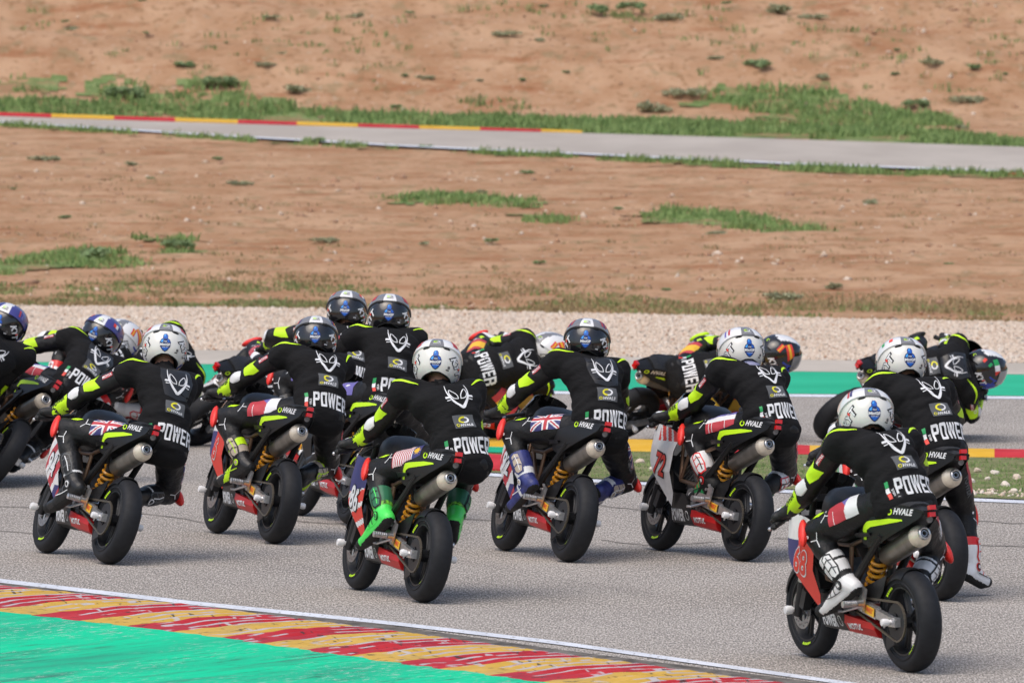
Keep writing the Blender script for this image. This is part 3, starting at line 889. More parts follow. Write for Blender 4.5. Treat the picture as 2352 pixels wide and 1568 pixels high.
def proto_parts():
    """The meshes every motorcycle of this kind shares: (name, mesh, parent name)."""
    P = []
    def add(name, me, parent=None): P.append((name, me, parent))
    add('rear_wheel', rim_mesh(RR, 0.125, AX_R)); add('tyre', tyre_mesh(RR, 0.125, AX_R), 'rear_wheel')
    add('sprocket', sprocket_mesh(0.092, AX_R, -0.079), 'rear_wheel')
    add('front_wheel', rim_mesh(RF, 0.10, AX_F)); add('tyre', tyre_mesh(RF, 0.10, AX_F), 'front_wheel')
    add('brake_disc', disc_mesh(0.098, AX_F, -0.062), 'front_wheel')
    # paint marks on the tyres
    mk = MB()
    for a in (40, 215):
        for k in range(5):
            a0 = R(a + k * 5); a1 = R(a + k * 5 + 4)
            vs = []
            for q, dx in ((0.172, -.058), (0.181, -.0625)):
                for an in (a0, a1): vs.append((dx, math.cos(an) * q, RR + math.sin(an) * q))
            mk.add(vs, [[0, 1, 3, 2]])
    add('tyre_mark', mk.mesh('tyre_mark', ['neon']), 'rear_wheel')
    mk = MB()
    for a in (250,):
        for k in range(5):
            a0 = R(a + k * 6); a1 = R(a + k * 6 + 5)
            mk.add([(dx, WB + math.cos(an) * q, RF + math.sin(an) * q) for q, dx in ((0.166, -.047), (0.178, -.051)) for an in (a0, a1)], [[0, 1, 3, 2]])
    add('tyre_mark', mk.mesh('tyre_mark', ['neon']), 'front_wheel')
    add('chain', chain_mesh((0, RR), 0.096, (0.43, 0.31), 0.036, -0.079))
    # swingarm: two tapering arms, brace, axle blocks
    mb = MB()
    for s in (-1, 1):
        a = Vector((s * 0.070, 0.42, 0.315)); b = Vector((s * 0.098, 0.0, RR))
        for p, q, w, h in ((a, a.lerp(b, .55), .028, .060), (a.lerp(b, .55), b, .028, .044)):
            d = q - p; rot = d.to_track_quat('Y', 'Z').to_matrix()
            mb.box((p + q) / 2, (w, d.length + .012, h), rot)
        mb.box(b + Vector((0, -.012, 0)), (.032, .075, .046))
    mb.tube([(-.07, .36, .33), (.07, .36, .33)], .026, 10)
    mb.tube([(-.07, .42, .315), (.07, .42, .315)], .03, 12)
    add('swingarm', mb.mesh('swingarm', ['silver']))
    tr = (Vector((-0.084, 0.42, 0.315)), Vector((-0.112, 0.0, RR)))
    U = (tr[1] - tr[0]).normalized(); N = Vector((-1, -0.06, 0)).normalized(); V = N.cross(U) * 1
    if V.z < 0: V = -V
    o = tr[0].lerp(tr[1], .40) + Vector((-0.004, 0, 0))
    des = [(*poly2d([(-.058, -.022), (.058, -.022), (.058, .022), (-.058, .022)], .2), 'gold', 0), (*text2d('PIRELLI', .018, .03, .9), 'bright_red', 1),
           (*poly2d([(-.05, .011), (.05, .011), (.05, .0145), (-.05, .0145)], .2), 'bright_red', 1)]
    mb = MB(); ms = ['gold', 'bright_red']
    for v, f, m, l in des: mb.add([o + U * x + V * y + N * (.001 + .0015 * l) for x, y in v], f, ms.index(m))
    add('sticker', mb.mesh('sticker', ms, False), 'swingarm')
    for s in (-1, 1):
        mb = MB(); mb.lathe([(0.0, .108), (.010, .108), (.011, .125), (.018, .128), (.020, .150), (.016, .160), (.0, .162)], AX_R, (s, 0, 0), 14)
        add('axle_slider', mb.mesh('axle_slider', ['white']), 'swingarm')
    mb = MB()
    mb.tube([(-.105, -.035, RR - .012), (-.105, -.05, RR + .016)], .006, 6); mb.tube([(-.116, .035, RR), (-.122, .05, RR - .03)], .005, 6)
    mb.lathe([(0, .11), (.014, .11), (.014, .118), (0, .118)], AX_R, (-1, 0, 0), 6)
    add('chain_adjuster', mb.mesh('chain_adjuster', ['silver']), 'swingarm')
    # rear hugger over the tyre
    mb = MB(); rings = []
    for k in range(15):
        a = R(100 - 95 * (14 - k) / 14 + 0); a = R(5 + 95 * k / 14)
        c = Vector((0, math.cos(a), math.sin(a)))
        ring = []
        for j in range(9):
            x = -.068 + .136 * j / 8
            q = RR + .012 - .05 * abs(x / .068) ** 3
            ring.append(AX_R + Vector((x, 0, 0)) + c * q)
        for j in range(8, -1, -1):
            x = -.068 + .136 * j / 8
            q = RR + .007 - .05 * abs(x / .068) ** 3
            ring.append(AX_R + Vector((x, 0, 0)) + c * q)
        rings.append(ring)
    mb.rings(rings)
    mb.add([(-.072, .10, .47), (-.072, .34, .40), (-.072, .42, .33), (-.072, .20, .33), (-.072, .14, .39)], [[0, 1, 2, 3, 4]])
    mb.add([(-.078, .10, .47), (-.078, .34, .40), (-.078, .42, .33), (-.078, .20, .33), (-.078, .14, .39)], [[4, 3, 2, 1, 0]])
    add('rear_hugger', mb.mesh('rear_hugger', ['black_plastic']))
    # lower chain guard fin
    mb = MB(); mb.box((-.079, .075, .150), (.005, .10, .06), Matrix.Rotation(R(-20), 3, 'X'), 0, .6)
    add('chain_guard', mb.mesh('chain_guard', ['rim_black']))
    # shock absorber
    a, b = Vector((-.015, .40, .36)), Vector((-.015, .25, .60)); d = b - a
    mb = MB(); mb.tube([a, a + d * .55], .012, 10); mb.tube([a + d * .5, b], .027, 12)
    mb.tube([a - d * .02, a + d * .03], .034, 14); mb.tube([a + d * .78, a + d * .83], .036, 14)
    mb.tube([(.035, .28, .45), (.035, .25, .545)], .022, 12)
    add('shock_absorber', mb.mesh('shock_absorber', ['dark_metal']))
    u = d.normalized(); x = u.cross(Vector((0, 1, 0))).normalized(); w = u.cross(x); pts = []
    for k in range(6 * 12 + 1):
        t = k / 72; an = t * 6 * 2 * math.pi
        pts.append(a + d * (.04 + .74 * t) + (x * math.cos(an) + w * math.sin(an)) * .037)
    mb = MB(); mb.tube(pts, .0095, 6)
    add('spring', mb.mesh('spring', ['spring_orange']), 'shock_absorber')
    # trellis frame, bronze
    mb = MB()
    for s in (-1, 1):
        q = s * .105
        N1, N2, N3, N4, N5 = (s * .05, .84, .74), (q, .62, .60), (q, .42, .60), (q, .44, .40), (q, .70, .42)
        for A, B in ((N1, N2), (N2, N4), (N2, N3), (N3, N4), (N4, N5), (N1, N5), (N2, N5), (N4, (q * .9, .42, .30))):
            mb.tube([A, B], .0115, 8)
        mb.tube([(q, .42, .60), (s * .09, .22, .66)], .011, 8)
    mb.tube([(-.105, .44, .40), (.105, .44, .40)], .011, 8); mb.tube([(-.105, .62, .60), (.105, .62, .60)], .011, 8)
    add('frame', mb.mesh('frame', ['bronze']))
    mb = MB()
    for s in (-1, 1):
        mb.tube([(s * .098, .47, .335), (s * .112, .34, .46), (s * .10, .10, .665)], [.017, .021, .016], 8)
        mb.tube([(s * .10, .44, .60), (s * .085, .02, .72)], .012, 8)
        mb.box((s * .092, .455, .335), (.012, .07, .12))
    add('subframe', mb.mesh('subframe', ['black_plastic']))
    # engine
    mb = MB()
    mb.box((0, .56, .335), (.17, .22, .17), None, 0, .85); mb.box((0, .66, .43), (.12, .11, .14), Matrix.Rotation(R(-35), 3, 'X'))
    for k in range(5): mb.box((0, .645 + .016 * k, .405 + .021 * k), (.145, .10, .006), Matrix.Rotation(R(-35), 3, 'X'))
    for s in (-1, 1): mb.lathe([(0, .082), (.04, .104), (.058, .103), (.066, .092), (.068, .078)], (0, .555, .325), (s, 0, 0), 20)
    mb.lathe([(0, .078), (.034, .094), (.044, .088), (.046, .075)], (0, .45, .315), (-1, 0, 0), 16)
    add('engine', mb.mesh('engine', ['engine_grey']))
    mb = MB(); mb.tube([(.045, .70, .40), (.06, .74, .30), (.075, .60, .215), (.09, .44, .235), (.075, .32, .36), (.035, .27, .49), (0, .24, .545)], .021, 12)
    add('exhaust_pipe', mb.mesh('exhaust_pipe', ['bronze']))
    # muffler
    a, b = Vector((-.006, .23, .553)), Vector((.004, -.135, .678)); ax = (b - a).normalized(); L = (b - a).length
    mb = MB(); mb.lathe([(.030, -.03), (.046, 0), (.052, .012), (.053, .10), (.0535, .104), (.0535, .11), (.053, .114), (.053, L - .045)], a, ax, 28)
    mb.lathe([(.0, -.03), (.030, -.03)], a, ax, 28)
    add('muffler', mb.mesh('muffler', ['titanium']))
    mb = MB(); mb.lathe([(.0535, L - .046), (.054, L - .02), (.050, L - .004), (.034, L + .014), (.033, L + .016)], a, ax, 28)
    add('muffler_cap', mb.mesh('muffler_cap', ['muffler_cap']), 'muffler')
    mb = MB(); mb.lathe([(.033, L + .012), (.031, L + .028), (.026, L + .031), (.022, L + .029), (.0215, L + .010)], a, ax, 24)
    mb.lathe([(.0155, L + .008), (.0155, L + .024), (.0125, L + .024), (.0125, L)], a, ax, 20)
    add('outlet_ring', mb.mesh('outlet_ring', ['silver']), 'muffler')
    mb = MB(); mb.lathe([(.0, L + .002), (.0225, L + .008)], a, ax, 20)
    add('outlet', mb.mesh('outlet', ['pipe_black']), 'muffler')
    # footpegs and rearsets
    for s in (-1, 1):
        mb = MB()
        mb.tube([(s * .12, .285, .325), (s * .155, .278, .325)], .016, 10)
        prof = [(.0, .155), (.012, .155)]
        for k in range(6): prof += [(.0165, .157 + .011 * k), (.0165, .163 + .011 * k), (.0145, .164 + .011 * k)]
        prof += [(.0165, .222), (.0165, .232), (0, .234)]
        mb.lathe(prof, (0, .278, .325), (s, 0, 0), 12)
        mb.box((s * .112, .30, .345), (.012, .05, .12), Matrix.Rotation(R(20), 3, 'X'))
        mb.box((s * .110, .40, .345), (.010, .16, .03), Matrix.Rotation(R(8), 3, 'X'))
        mb.tube([(s * .122, .29, .31), (s * .135, .47, .275), (s * .16, .475, .275)], .007, 8)
        for q in ((.33, .385), (.30, .41), (.36, .31)): mb.tube([(s * .112, *q), (s * .124, *q)], .009, 6)
        add('footpeg', mb.mesh('footpeg', ['silver']))
    # belly pan
    def pan(y0, y1, n, m):
        mb = MB(); rings = []
        for k in range(n + 1):
            y = y0 + (y1 - y0) * k / n; t = (y - .20) / .60
            w = .045 + .070 * math.sin(math.pi * min(1, max(0, .12 + t * .62)))
            u = (y - .20) / .35; zt = .218 + .045 * u if y < .50 else .257 + .09 * min(1, (y - .50) / .12); zb = .142 + .022 * min(u, 1.0)
            rings.append([Vector(p) for p in ((-w, y, zt), (-w * 1.02, y, (zt + zb) / 2 + .01), (-w * .75, y, zb + .012), (-w * .3, y, zb), (w * .3, y, zb), (w * .75, y, zb + .012), (w * 1.02, y, (zt + zb) / 2 + .01), (w, y, zt))])
        mb.rings(rings, 0, caps=True)
        return mb.mesh('belly_pan', [m], sharp=25)
    add('belly_pan', pan(.24, .50, 8, 'pan_red_shaded')); add('belly_pan', pan(.502, .80, 8, 'black_plastic'))
    # fork, front guard, calliper, sliders
    mb = MB()
    for s in (-1, 1):
        a = Vector((s * .088, WB - .012, RF)); b = Vector((s * .088, .855, .82))
        mb.tube([a - (b - a) * .05, a.lerp(b, .42)], .022, 12); mb.tube([a.lerp(b, .42), a.lerp(b, .445)], .025, 12); mb.tube([a.lerp(b, .44), b], .0165, 12)
    for t in (.80, .98):
        c = Vector((0, WB - .012, RF)).lerp(Vector((0, .855, .82)), t); mb.box(c, (.24, .055, .032))
    add('fork', mb.mesh('fork', ['dark_metal']))
    for s in (-1, 1):
        mb = MB(); a = Vector((s * .088, WB - .012, RF)); b = Vector((s * .088, .855, .82)); mb.tube([a.lerp(b, .25), a.lerp(b, .36)], .0232, 12)
        add('fork_band', mb.mesh('fork_band', ['silver']), 'fork')
    for s in (-1, 1):
        mb = MB(); mb.lathe([(0, .10), (.012, .10), (.012, .118), (.021, .120), (.023, .144), (.018, .156), (0, .158)], AX_F, (s, 0, 0), 14)
        add('axle_slider', mb.mesh('axle_slider', ['white']), 'fork')
    mb = MB(); mb.box((-.082, .985, .30), (.045, .045, .10), Matrix.Rotation(R(25), 3, 'X')); mb.tube([(-.095, .99, .33), (-.11, .93, .42), (-.09, .90, .60)], .005, 6)
    add('brake_calliper', mb.mesh('brake_calliper', ['dark_metal']), 'fork')
    mb = MB(); rings = []
    for k in range(17):
        a = R(20 + 145 * k / 16); c = Vector((0, math.cos(a), math.sin(a))); ring = []
        for o_, sg in ((.016, 1), (.011, -1)):
            for j in range(9)[::sg]:
                x = -.058 + .116 * j / 8; ring.append(AX_F + Vector((x, 0, 0)) + c * (RF + o_ - .06 * abs(x / .058) ** 3))
        rings.append(ring)
    mb.rings(rings)
    add('front_mudguard', mb.mesh('front_mudguard', ['black_plastic']))
    # tank, seat, tail
    mb = MB(); rings = []
    for y, w, z0, z1 in ((.32, .075, .66, .745), (.38, .11, .62, .775), (.48, .135, .58, .84), (.58, .145, .58, .875), (.68, .135, .60, .87), (.76, .10, .64, .82), (.80, .06, .68, .77)):
        rings.append([Vector((w * math.copysign(abs(math.cos(a)) ** .65, math.cos(a)), y, (z0 + z1) / 2 + (z1 - z0) / 2 * math.copysign(abs(math.sin(a)) ** .75, math.sin(a)))) for a in [2 * math.pi * k / 20 for k in range(20)]])
    mb.rings(rings)
    add('fuel_tank', mb.mesh('fuel_tank', ['black_plastic']))
    mb = MB(); rings = []
    for y, w, z in ((.34, .06, .745), (.26, .095, .752), (.12, .105, .785), (.02, .095, .812), (-.06, .075, .835), (-.12, .055, .828)):
        rings.append([Vector((x * w, y, z - .012 * abs(x) ** 3 - (.04 if k > 6 else 0))) for k, x in enumerate((-1, -.8, -.4, 0, .4, .8, 1, .9, -.9))])
    mb.rings(rings)
    add('seat_pad', mb.mesh('seat_pad', ['glove_black']))
    mb = MB(); rings = []
    for y, z in ((.25, .725), (.10, .762), (0, .792), (-.12, .806), (-.245, .796)):
        fn = panel_fn(1, True); w = fn(y, z)[0].x
        rings.append([Vector((x * w, y, z + .012 * (1 - abs(x)))) for x in (-1, -.5, 0, .5, 1)] + [Vector((x * w, y, z - .006)) for x in (1, .5, 0, -.5, -1)])
    mb.rings(rings)
    rings = []
    for y, z in ((.20, .625), (.08, .66), (-.08, .715), (-.22, .775)):
        w = panel_fn(1, True)(y, z + .02)[0].x
        rings.append([Vector((x * w, y, z + .012)) for x in (-1, 0, 1)] + [Vector((x * w, y, z + .006)) for x in (1, 0, -1)])
    mb.rings(rings)
    mb.box((0, -.238, .787), (.075, .016, .032))
    add('tail_cowl', mb.mesh('tail_cowl', ['black_plastic']))
    for s in (-1, 1):
        add('tail_panel', plate('tail_panel', *TAIL_CUT, panel_fn(s, True), .004, ['black_plastic']), 'tail_cowl')
    for z in (.816, .782):
        mb = MB(); mb.box((-.004, -.256 + (0.003 if z < .8 else -.002), z), (.034, .026, .022), Matrix.Rotation(R(-10), 3, 'X'))
        me = mb.mesh('tail_lamp', ['tail_lamp'])
        add('tail_lamp', me)
    mb = MB(); mb.lathe([(0, .0), (.016, .0), (.016, .006), (0, .007)], (-.006, -.236, .757), (0, -1, -.3), 16)
    add('reflector', mb.mesh('reflector', ['engine_grey']))
    # winglet-shaped seat side scoops
    for s in (-1, 1):
        mb = MB(); mb.rings([[(s * .10, .34, .665), (s * .128, .34, .66), (s * .12, .34, .645)], [(s * .11, .26, .68), (s * .165, .25, .672), (s * .14, .25, .65)], [(s * .115, .17, .68), (s * .14, .16, .675), (s * .125, .17, .66)]])
        add('side_scoop', mb.mesh('side_scoop', ['black_plastic']))
    # screen and nose
    mb = MB(); rings = []
    for t in range(7):
        u = t / 6; y = 1.13 - .24 * u; z = .735 + .20 * u ** .8; w = .145 - .035 * u
        rings.append([Vector((w * math.sin(a), y - .12 * (1 - math.cos(a)) - 0, z - .05 * (1 - math.cos(a)))) for a in [R(-80 + 160 * k / 12) for k in range(13)]]
                     + [Vector((w * .975 * math.sin(a), y - .004 - .12 * (1 - math.cos(a)), z - .05 * (1 - math.cos(a)))) for a in [R(80 - 160 * k / 12) for k in range(13)]])
    mb.rings(rings)
    add('windscreen', mb.mesh('windscreen', ['screen_smoke']))
    mb = MB(); rings = []
    for t in range(8):
        u = t / 7; z = .74 - .26 * u; y = 1.155 + .05 * math.sin(math.pi * u) - .07 * u; w = .14 - .02 * u
        rings.append([Vector((w * math.sin(a), y - .17 * (1 - math.cos(a)), z)) for a in [R(-75 + 150 * k / 10) for k in range(11)]]
                     + [Vector((w * .96 * math.sin(a), y - .006 - .17 * (1 - math.cos(a)), z)) for a in [R(75 - 150 * k / 10) for k in range(11)]])
    mb.rings(rings)
    add('nose_fairing', mb.mesh('nose_fairing', ['white']))
    mb = MB(); mb.box((0, .985, .775), (.13, .02, .075), Matrix.Rotation(R(35), 3, 'X')); mb.tube([(-.05, .86, .80), (.0, .93, .80), (.05, .86, .80)], .008, 6)
    add('dashboard', mb.mesh('dashboard', ['black_plastic']))
    mb = MB()
    for s in (-1, 1): mb.tube([(s * .06, .80, .60), (s * .12, .84, .50), (s * .09, .72, .42)], .008, 6)
    mb.tube([(-.09, .82, .81), (-.15, .90, .74), (-.10, .93, .55), (-.085, .95, .40)], .006, 6); mb.tube([(.09, .82, .81), (.16, .92, .74), (.05, .95, .6)], .006, 6)
    mb.tube([(-.03, .42, .36), (-.06, .50, .45), (-.05, .62, .46)], .008, 6); mb.tube([(.05, .42, .5), (-.02, .3, .52), (-.08, .2, .6)], .007, 6)
    add('cables', mb.mesh('cables', ['print_black']))
    # radiator behind the front wheel
    mb = MB(); mb.box((0, .83, .46), (.20, .03, .20), Matrix.Rotation(R(-15), 3, 'X'))
    add('radiator', mb.mesh('radiator', ['dark_metal']))
    return P
PROTO = proto_parts()

def tail_print(side, stripe=True):
    """Marks on the tail panel, read from outside."""
    sg = -1 if side < 0 else 1
    d = []
    def put(vf, cy, cz, m, layer=0, ang=0):
        v, f = moved(vf, 0, 0, ang)
        d.append(([(cy + sg * x, cz + y) for x, y in v], f, m, layer))
    put(text2d('HVALE', .032, .035, 1.12, .25, .03), -.085 if side < 0 else -.062, .789, 'print_white', 0, R(-1) if side < 0 else R(1))
    put(ring2d(.021, .0165, .0085, 0, 360, 18), .022 if side < 0 else -.175, .785, 'neon', 0)
    if stripe:
        v, f = poly2d([(.245, .640), (.215, .640), (.195, .690), (.165, .705), (-.085, .745), (-.075, .752), (.02, .752), (.17, .735), (.215, .725), (.235, .69)], .03)
        d.append((v, f, 'neon', 0))
    return d
TAIL_PRINTS = {}
for st in (True, False):
    for s in (-1, 1):
        o = lay('tail_print', tail_print(s, st), panel_fn(s, True), None, .0025)
        TAIL_PRINTS[(st, s)] = o.data
        bpy.data.objects.remove(o)

PAN_BVH = {p[1]: bvh_of(p[1]) for p in PROTO if p[0] == 'belly_pan'}
def pan_prints():
    out = []
    pans = [p[1] for p in PROTO if p[0] == 'belly_pan']
    for s in (-1, 1):
        U = Vector((0, s, 0)); N = Vector((s, 0, 0))
        o = lay('pan_lettering', [(*text2d('MOTUL', .030, .04, .95, .15), 'print_white', 0)], onto(PAN_BVH[pans[0]], (s * .1, .405, .203), U, (0, -s * .12 * 0, 1), N), None, .003)
        out.append(('pan_lettering', o.data, 0)); bpy.data.objects.remove(o)
        d = [(*moved(text2d('POWER', .070, .05, .6, .1), (-.10 if s < 0 else .10) * 1.0, .0, 0), 'print_white', 0), (*moved(ring2d(.026, .026, .005), (.045 if s < 0 else -.045), 0), 'print_white', 0)]
        # keep the ring towards the rear on both sides
        o = lay('pan_lettering', d, onto(PAN_BVH[pans[1]], (s * .1, .60, .222), U, (0, 0, 1), N), None, .003)
        out.append(('pan_lettering', o.data, 1)); bpy.data.objects.remove(o)
    return out
PAN_PRINTS = pan_prints()

SIDE_FINE = poly2d(SIDE_OUT, 0.009)
PANEL_CACHE = {}
def livery_panel(side, key):
    """Side fairing with its colours; key names the colour scheme."""
    if (side, key) in PANEL_CACHE: return PANEL_CACHE[(side, key)]
    pal = ['black_plastic', 'white', 'flag_red', 'navy', 'bright_red', 'gold', 'green', 'flag_blue']
    def col(y, z):
        u = (1.17 - y) / .5; v = (z - .265) / .47          # u: 0 nose .. 1 rear, v: 0 low .. 1 high
        if key == 'union':
            k = (v - .9 * u) % .42
            return 'navy' if v > .85 and u < .7 else ('white' if k < .10 else 'flag_red' if k < .28 else 'navy' if v < .25 else 'white')
        if key == 'czech':
            if v > .72: return 'white'
            return 'navy' if (u < .42 + .35 * (v - .3) and v > .30) else 'bright_red'
        if key == 'malaysia':
            if v > .52 + .12 * u: return 'navy'
            return 'white' if ((v - .25 * u) % .2) < .06 else 'bright_red'
        if key == 'pale':
            return 'bright_red' if (v > .80 and u > .45 and ((u + v * .5) % .14) < .09) else ('flag_blue' if u < .12 else 'white')
        if key == 'italy':
            return 'green' if (v + u) % .5 < .12 else ('black_plastic' if .3 < (v + u) % .5 < .34 else 'white')
        if key == 'spain':
            return 'gold' if .35 < v < .65 else 'bright_red'
        return 'black_plastic'
    me = plate('side_fairing', *SIDE_FINE, panel_fn(side), .004, pal, colour=col)
    PANEL_CACHE[(side, key)] = me
    return me

def number_print(side, txt, style):
    d = []
    sg = -1 if side < 0 else 1
    def put(vf, m, l, cy=.875, cz=.50, ang=R(0)):
        v, f = moved(vf, 0, 0, sg * ang)
        d.append(([(cy + sg * x, cz + y) for x, y in v], f, m, l))
    face, edge = {'white': ('print_white', 'print_black'), 'outline': ('bright_red', 'print_white'), 'red': ('bright_red', 'print_black'), 'blue': ('print_white', 'navy')}[style]
    put(text2d(txt, .150, .075, .78, .12, .02), edge, 0, ang=R(12))
    put(text2d(txt, .132, .030, .80, .12, .02), face, 1, ang=R(12))
    return d

def handlebar(hand_l, hand_r):
    mb = MB(); levs = []
    for s, h in ((-1, Vector(hand_l)), (1, Vector(hand_r))):
        c = Vector((s * .088, .872, .815)); d = (h - c).normalized()
        mb.tube([c, h + d * .055], .011, 10); mb.tube([h - d * .07, h + d * .065], .0155, 10, 1)
        mb.ball(h + d * .075, .017, 8, 1); mb.box(c, (.05, .05, .05))
        lev = MB(); levs.append(lev); lv = Vector((0, .05, -.012)); lev.tube([h - d * .08, h - d * .07 + lv, h + lv * 1.1, h + d * .075 + lv * .8], [.007, .008, .006, .007], 8); lev.ball(h + d * .08 + lv * .8, .010, 8)
        lev.tube([h - d * .085 - Vector((0, .0, .0)), h - d * .06], .019, 8)
    return mb.mesh('handlebar', ['dark_metal', 'glove_black']), [l.mesh('lever', ['silver']) for l in levs]

def lean_matrix(rear, front=None, yaw=None, lean=0.0, rt=0.06):
    """Placement of a machine standing on its two contact points and leaning to its right."""
    if yaw is None:
        d = front - rear; yaw = math.atan2(-d.x, d.y)
    M = Matrix.Translation(rear) @ Matrix.Rotation(yaw, 4, 'Z') @ Matrix.Translation((0, 0, rt * (1 - math.cos(lean)) + 0.001)) @ Matrix.Rotation(lean, 4, 'Y')
    return M

def build_bike(spec):
    M = spec['M']
    root = empty('motorcycle', M)
    tag(root, spec['bike_label'], 'motorcycle', 'race motorcycles in the pack')
    last = {}
    for name, me, par in PROTO:
        o = link(name, me, last[par] if par else root)
        if par is None: last[name] = o
        if name == 'nose_fairing' and spec.get('livery', 'dark') in ('dark',):
            o.material_slots[0].link = 'OBJECT'; o.material_slots[0].material = MATS['black_plastic']
    st = spec.get('stripe', True)
    tp = [o for o in root.children if o.name.startswith('tail_cowl')][0]
    panels = [o for o in tp.children if o.name.startswith('tail_panel')]
    for s, pn in zip((-1, 1), panels): link('tail_print', TAIL_PRINTS[(st, s)], tp)
    pans = [o for o in root.children if o.name.startswith('belly_pan')]
    for nm, me, i in PAN_PRINTS: link(nm, me, pans[i])
    for s in (-1, 1):
        p = link('side_fairing', livery_panel(s, spec.get('livery', 'dark')), root)
        if spec.get('number'): lay('race_number', number_print(s, spec['number'], spec.get('num_style', 'white')), panel_fn(s), p, .003)
    hb, lv = handlebar(spec['hand_l'], spec['hand_r'])
    h = link('handlebar', hb, root); [link('lever', l, h) for l in lv]
    return root

# ================================================================== RIDERS
CANON = dict(PEL=(.02, .14, .83), NECK=(.0, .46, 1.15), HEAD=(0, .53, 1.29), LS=(-.175, .43, 1.10), RS=(.175, .43, 1.10),
             LE=(-.35, .58, .95), LH=(-.32, .78, .84), RE=(.35, .58, .95), RH=(.32, .78, .84),
             LK=(-.25, .55, .70), LA=(-.155, .37, .44), LT=(-.18, .60, .31), RK=(.25, .55, .70), RA=(.155, .37, .44), RT=(.18, .60, .31))
TUCK = dict(PEL=(.14, .12, .80), NECK=(.24, .54, .99), HEAD=(.30, .68, 1.06), LS=(.06, .53, 1.04), RS=(.40, .49, .92),
            LE=(-.13, .70, 1.02), LH=(-.22, .80, .76), RE=(.47, .62, .72), RH=(.30, .78, .80),
            LK=(-.19, .50, .78), LA=(-.155, .30, .44), LT=(-.18, .52, .31), RK=(.50, .42, .62), RA=(.20, .30, .43), RT=(.19, .52, .32))
DEPTH = dict(PEL=.13, NECK=.36, HEAD=.45, LS=.35, RS=.35, LE=.56, LH=.78, RE=.58, RH=.78, LK=.56, LA=.37, LT=.60, RK=.50, RA=.34, RT=.55)

def fit_joints(spec):
    """Joints in the machine's frame: measured ones from the photograph at their own depth, the others from the usual pose."""
    J = {k: Vector(v) for k, v in (TUCK if spec.get('tuck') else CANON).items()}
    Mi = spec['M'].inverted()
    o = Mi @ CAM
    for k, val in spec.get('px', {}).items():
        y = val[2] if len(val) > 2 else DEPTH[k]
        d = Mi.to_3x3() @ ray(val[0], val[1])
        J[k] = o + d * ((y - o.y) / d.y)
    for k, v in spec.get('loc', {}).items(): J[k] = Vector(v)
    if not spec.get('tuck'):
        J['HEAD'].z -= .034; J['PEL'].z -= .025; J['NECK'].z -= .035
        m = (J['LS'] + J['RS']) / 2; h = (J['RS'] - J['LS']) / 2; h = h.normalized() * max(h.length, .178)
        J['LS'], J['RS'] = m - h + Vector((0, 0, .015)), m + h + Vector((0, 0, .015))
    return J

def remeshed(mb, voxel, smooth_it=4):
    me = bpy.data.meshes.new('t'); me.from_pydata(mb.v, [], mb.f)
    o = bpy.data.objects.new('t', me); COL.objects.link(o)
    m = o.modifiers.new('r', 'REMESH'); m.mode = 'VOXEL'; m.voxel_size = voxel; m.use_smooth_shade = True
    s = o.modifiers.new('s', 'SMOOTH'); s.iterations = smooth_it; s.factor = 0.5
    dg = bpy.context.evaluated_depsgraph_get()
    out = bpy.data.meshes.new_from_object(o.evaluated_get(dg))
    bpy.data.objects.remove(o); bpy.data.meshes.remove(me)
    out.polygons.foreach_set('use_smooth', [True] * len(out.polygons))
    return out

def torso_rings(J, grow=0.0, t0=0.0, t1=1.0, n=11):
    P, Nk = J['PEL'], J['NECK']
    hipax = (J['RHIP'] - J['LHIP']).normalized(); shax = (J['RS'] - J['LS']).normalized()
    rings = []
    prof = [(0, .135, .112), (.12, .148, .118), (.25, .142, .112), (.42, .132, .102), (.58, .142, .105), (.75, .168, .112), (.88, .180, .105), (.95, .150, .085), (1.0, .080, .070)]
    half = (J['RS'] - J['LS']).length / 2
    for i in range(n):
        t = t0 + (t1 - t0) * i / (n - 1)
        tt = max(0, t)
        for a, b in zip(prof, prof[1:]):
            if a[0] <= tt <= b[0] + 1e-6: break
        u = (tt - a[0]) / (b[0] - a[0]); w = a[1] + (b[1] - a[1]) * u; d = a[2] + (b[2] - a[2]) * u
        if .6 < t < .93: w = max(w, half * .98 * (1 if t > .72 else .92))
        up = (Nk - P).normalized()
        x = hipax.lerp(shax, t); x = (x - up * x.dot(up)).normalized(); back = x.cross(up).normalized()
        c = P.lerp(Nk, t) + back * (.040 * math.sin(math.pi * max(0, min(1, t)))) - up * .0
        rings.append([c + x * (w + grow) * math.copysign(abs(math.cos(q)) ** .85, math.cos(q)) + back * (d + grow) * math.copysign(abs(math.sin(q)) ** .85, math.sin(q)) for q in [2 * math.pi * k / 24 for k in range(24)]])
    return rings

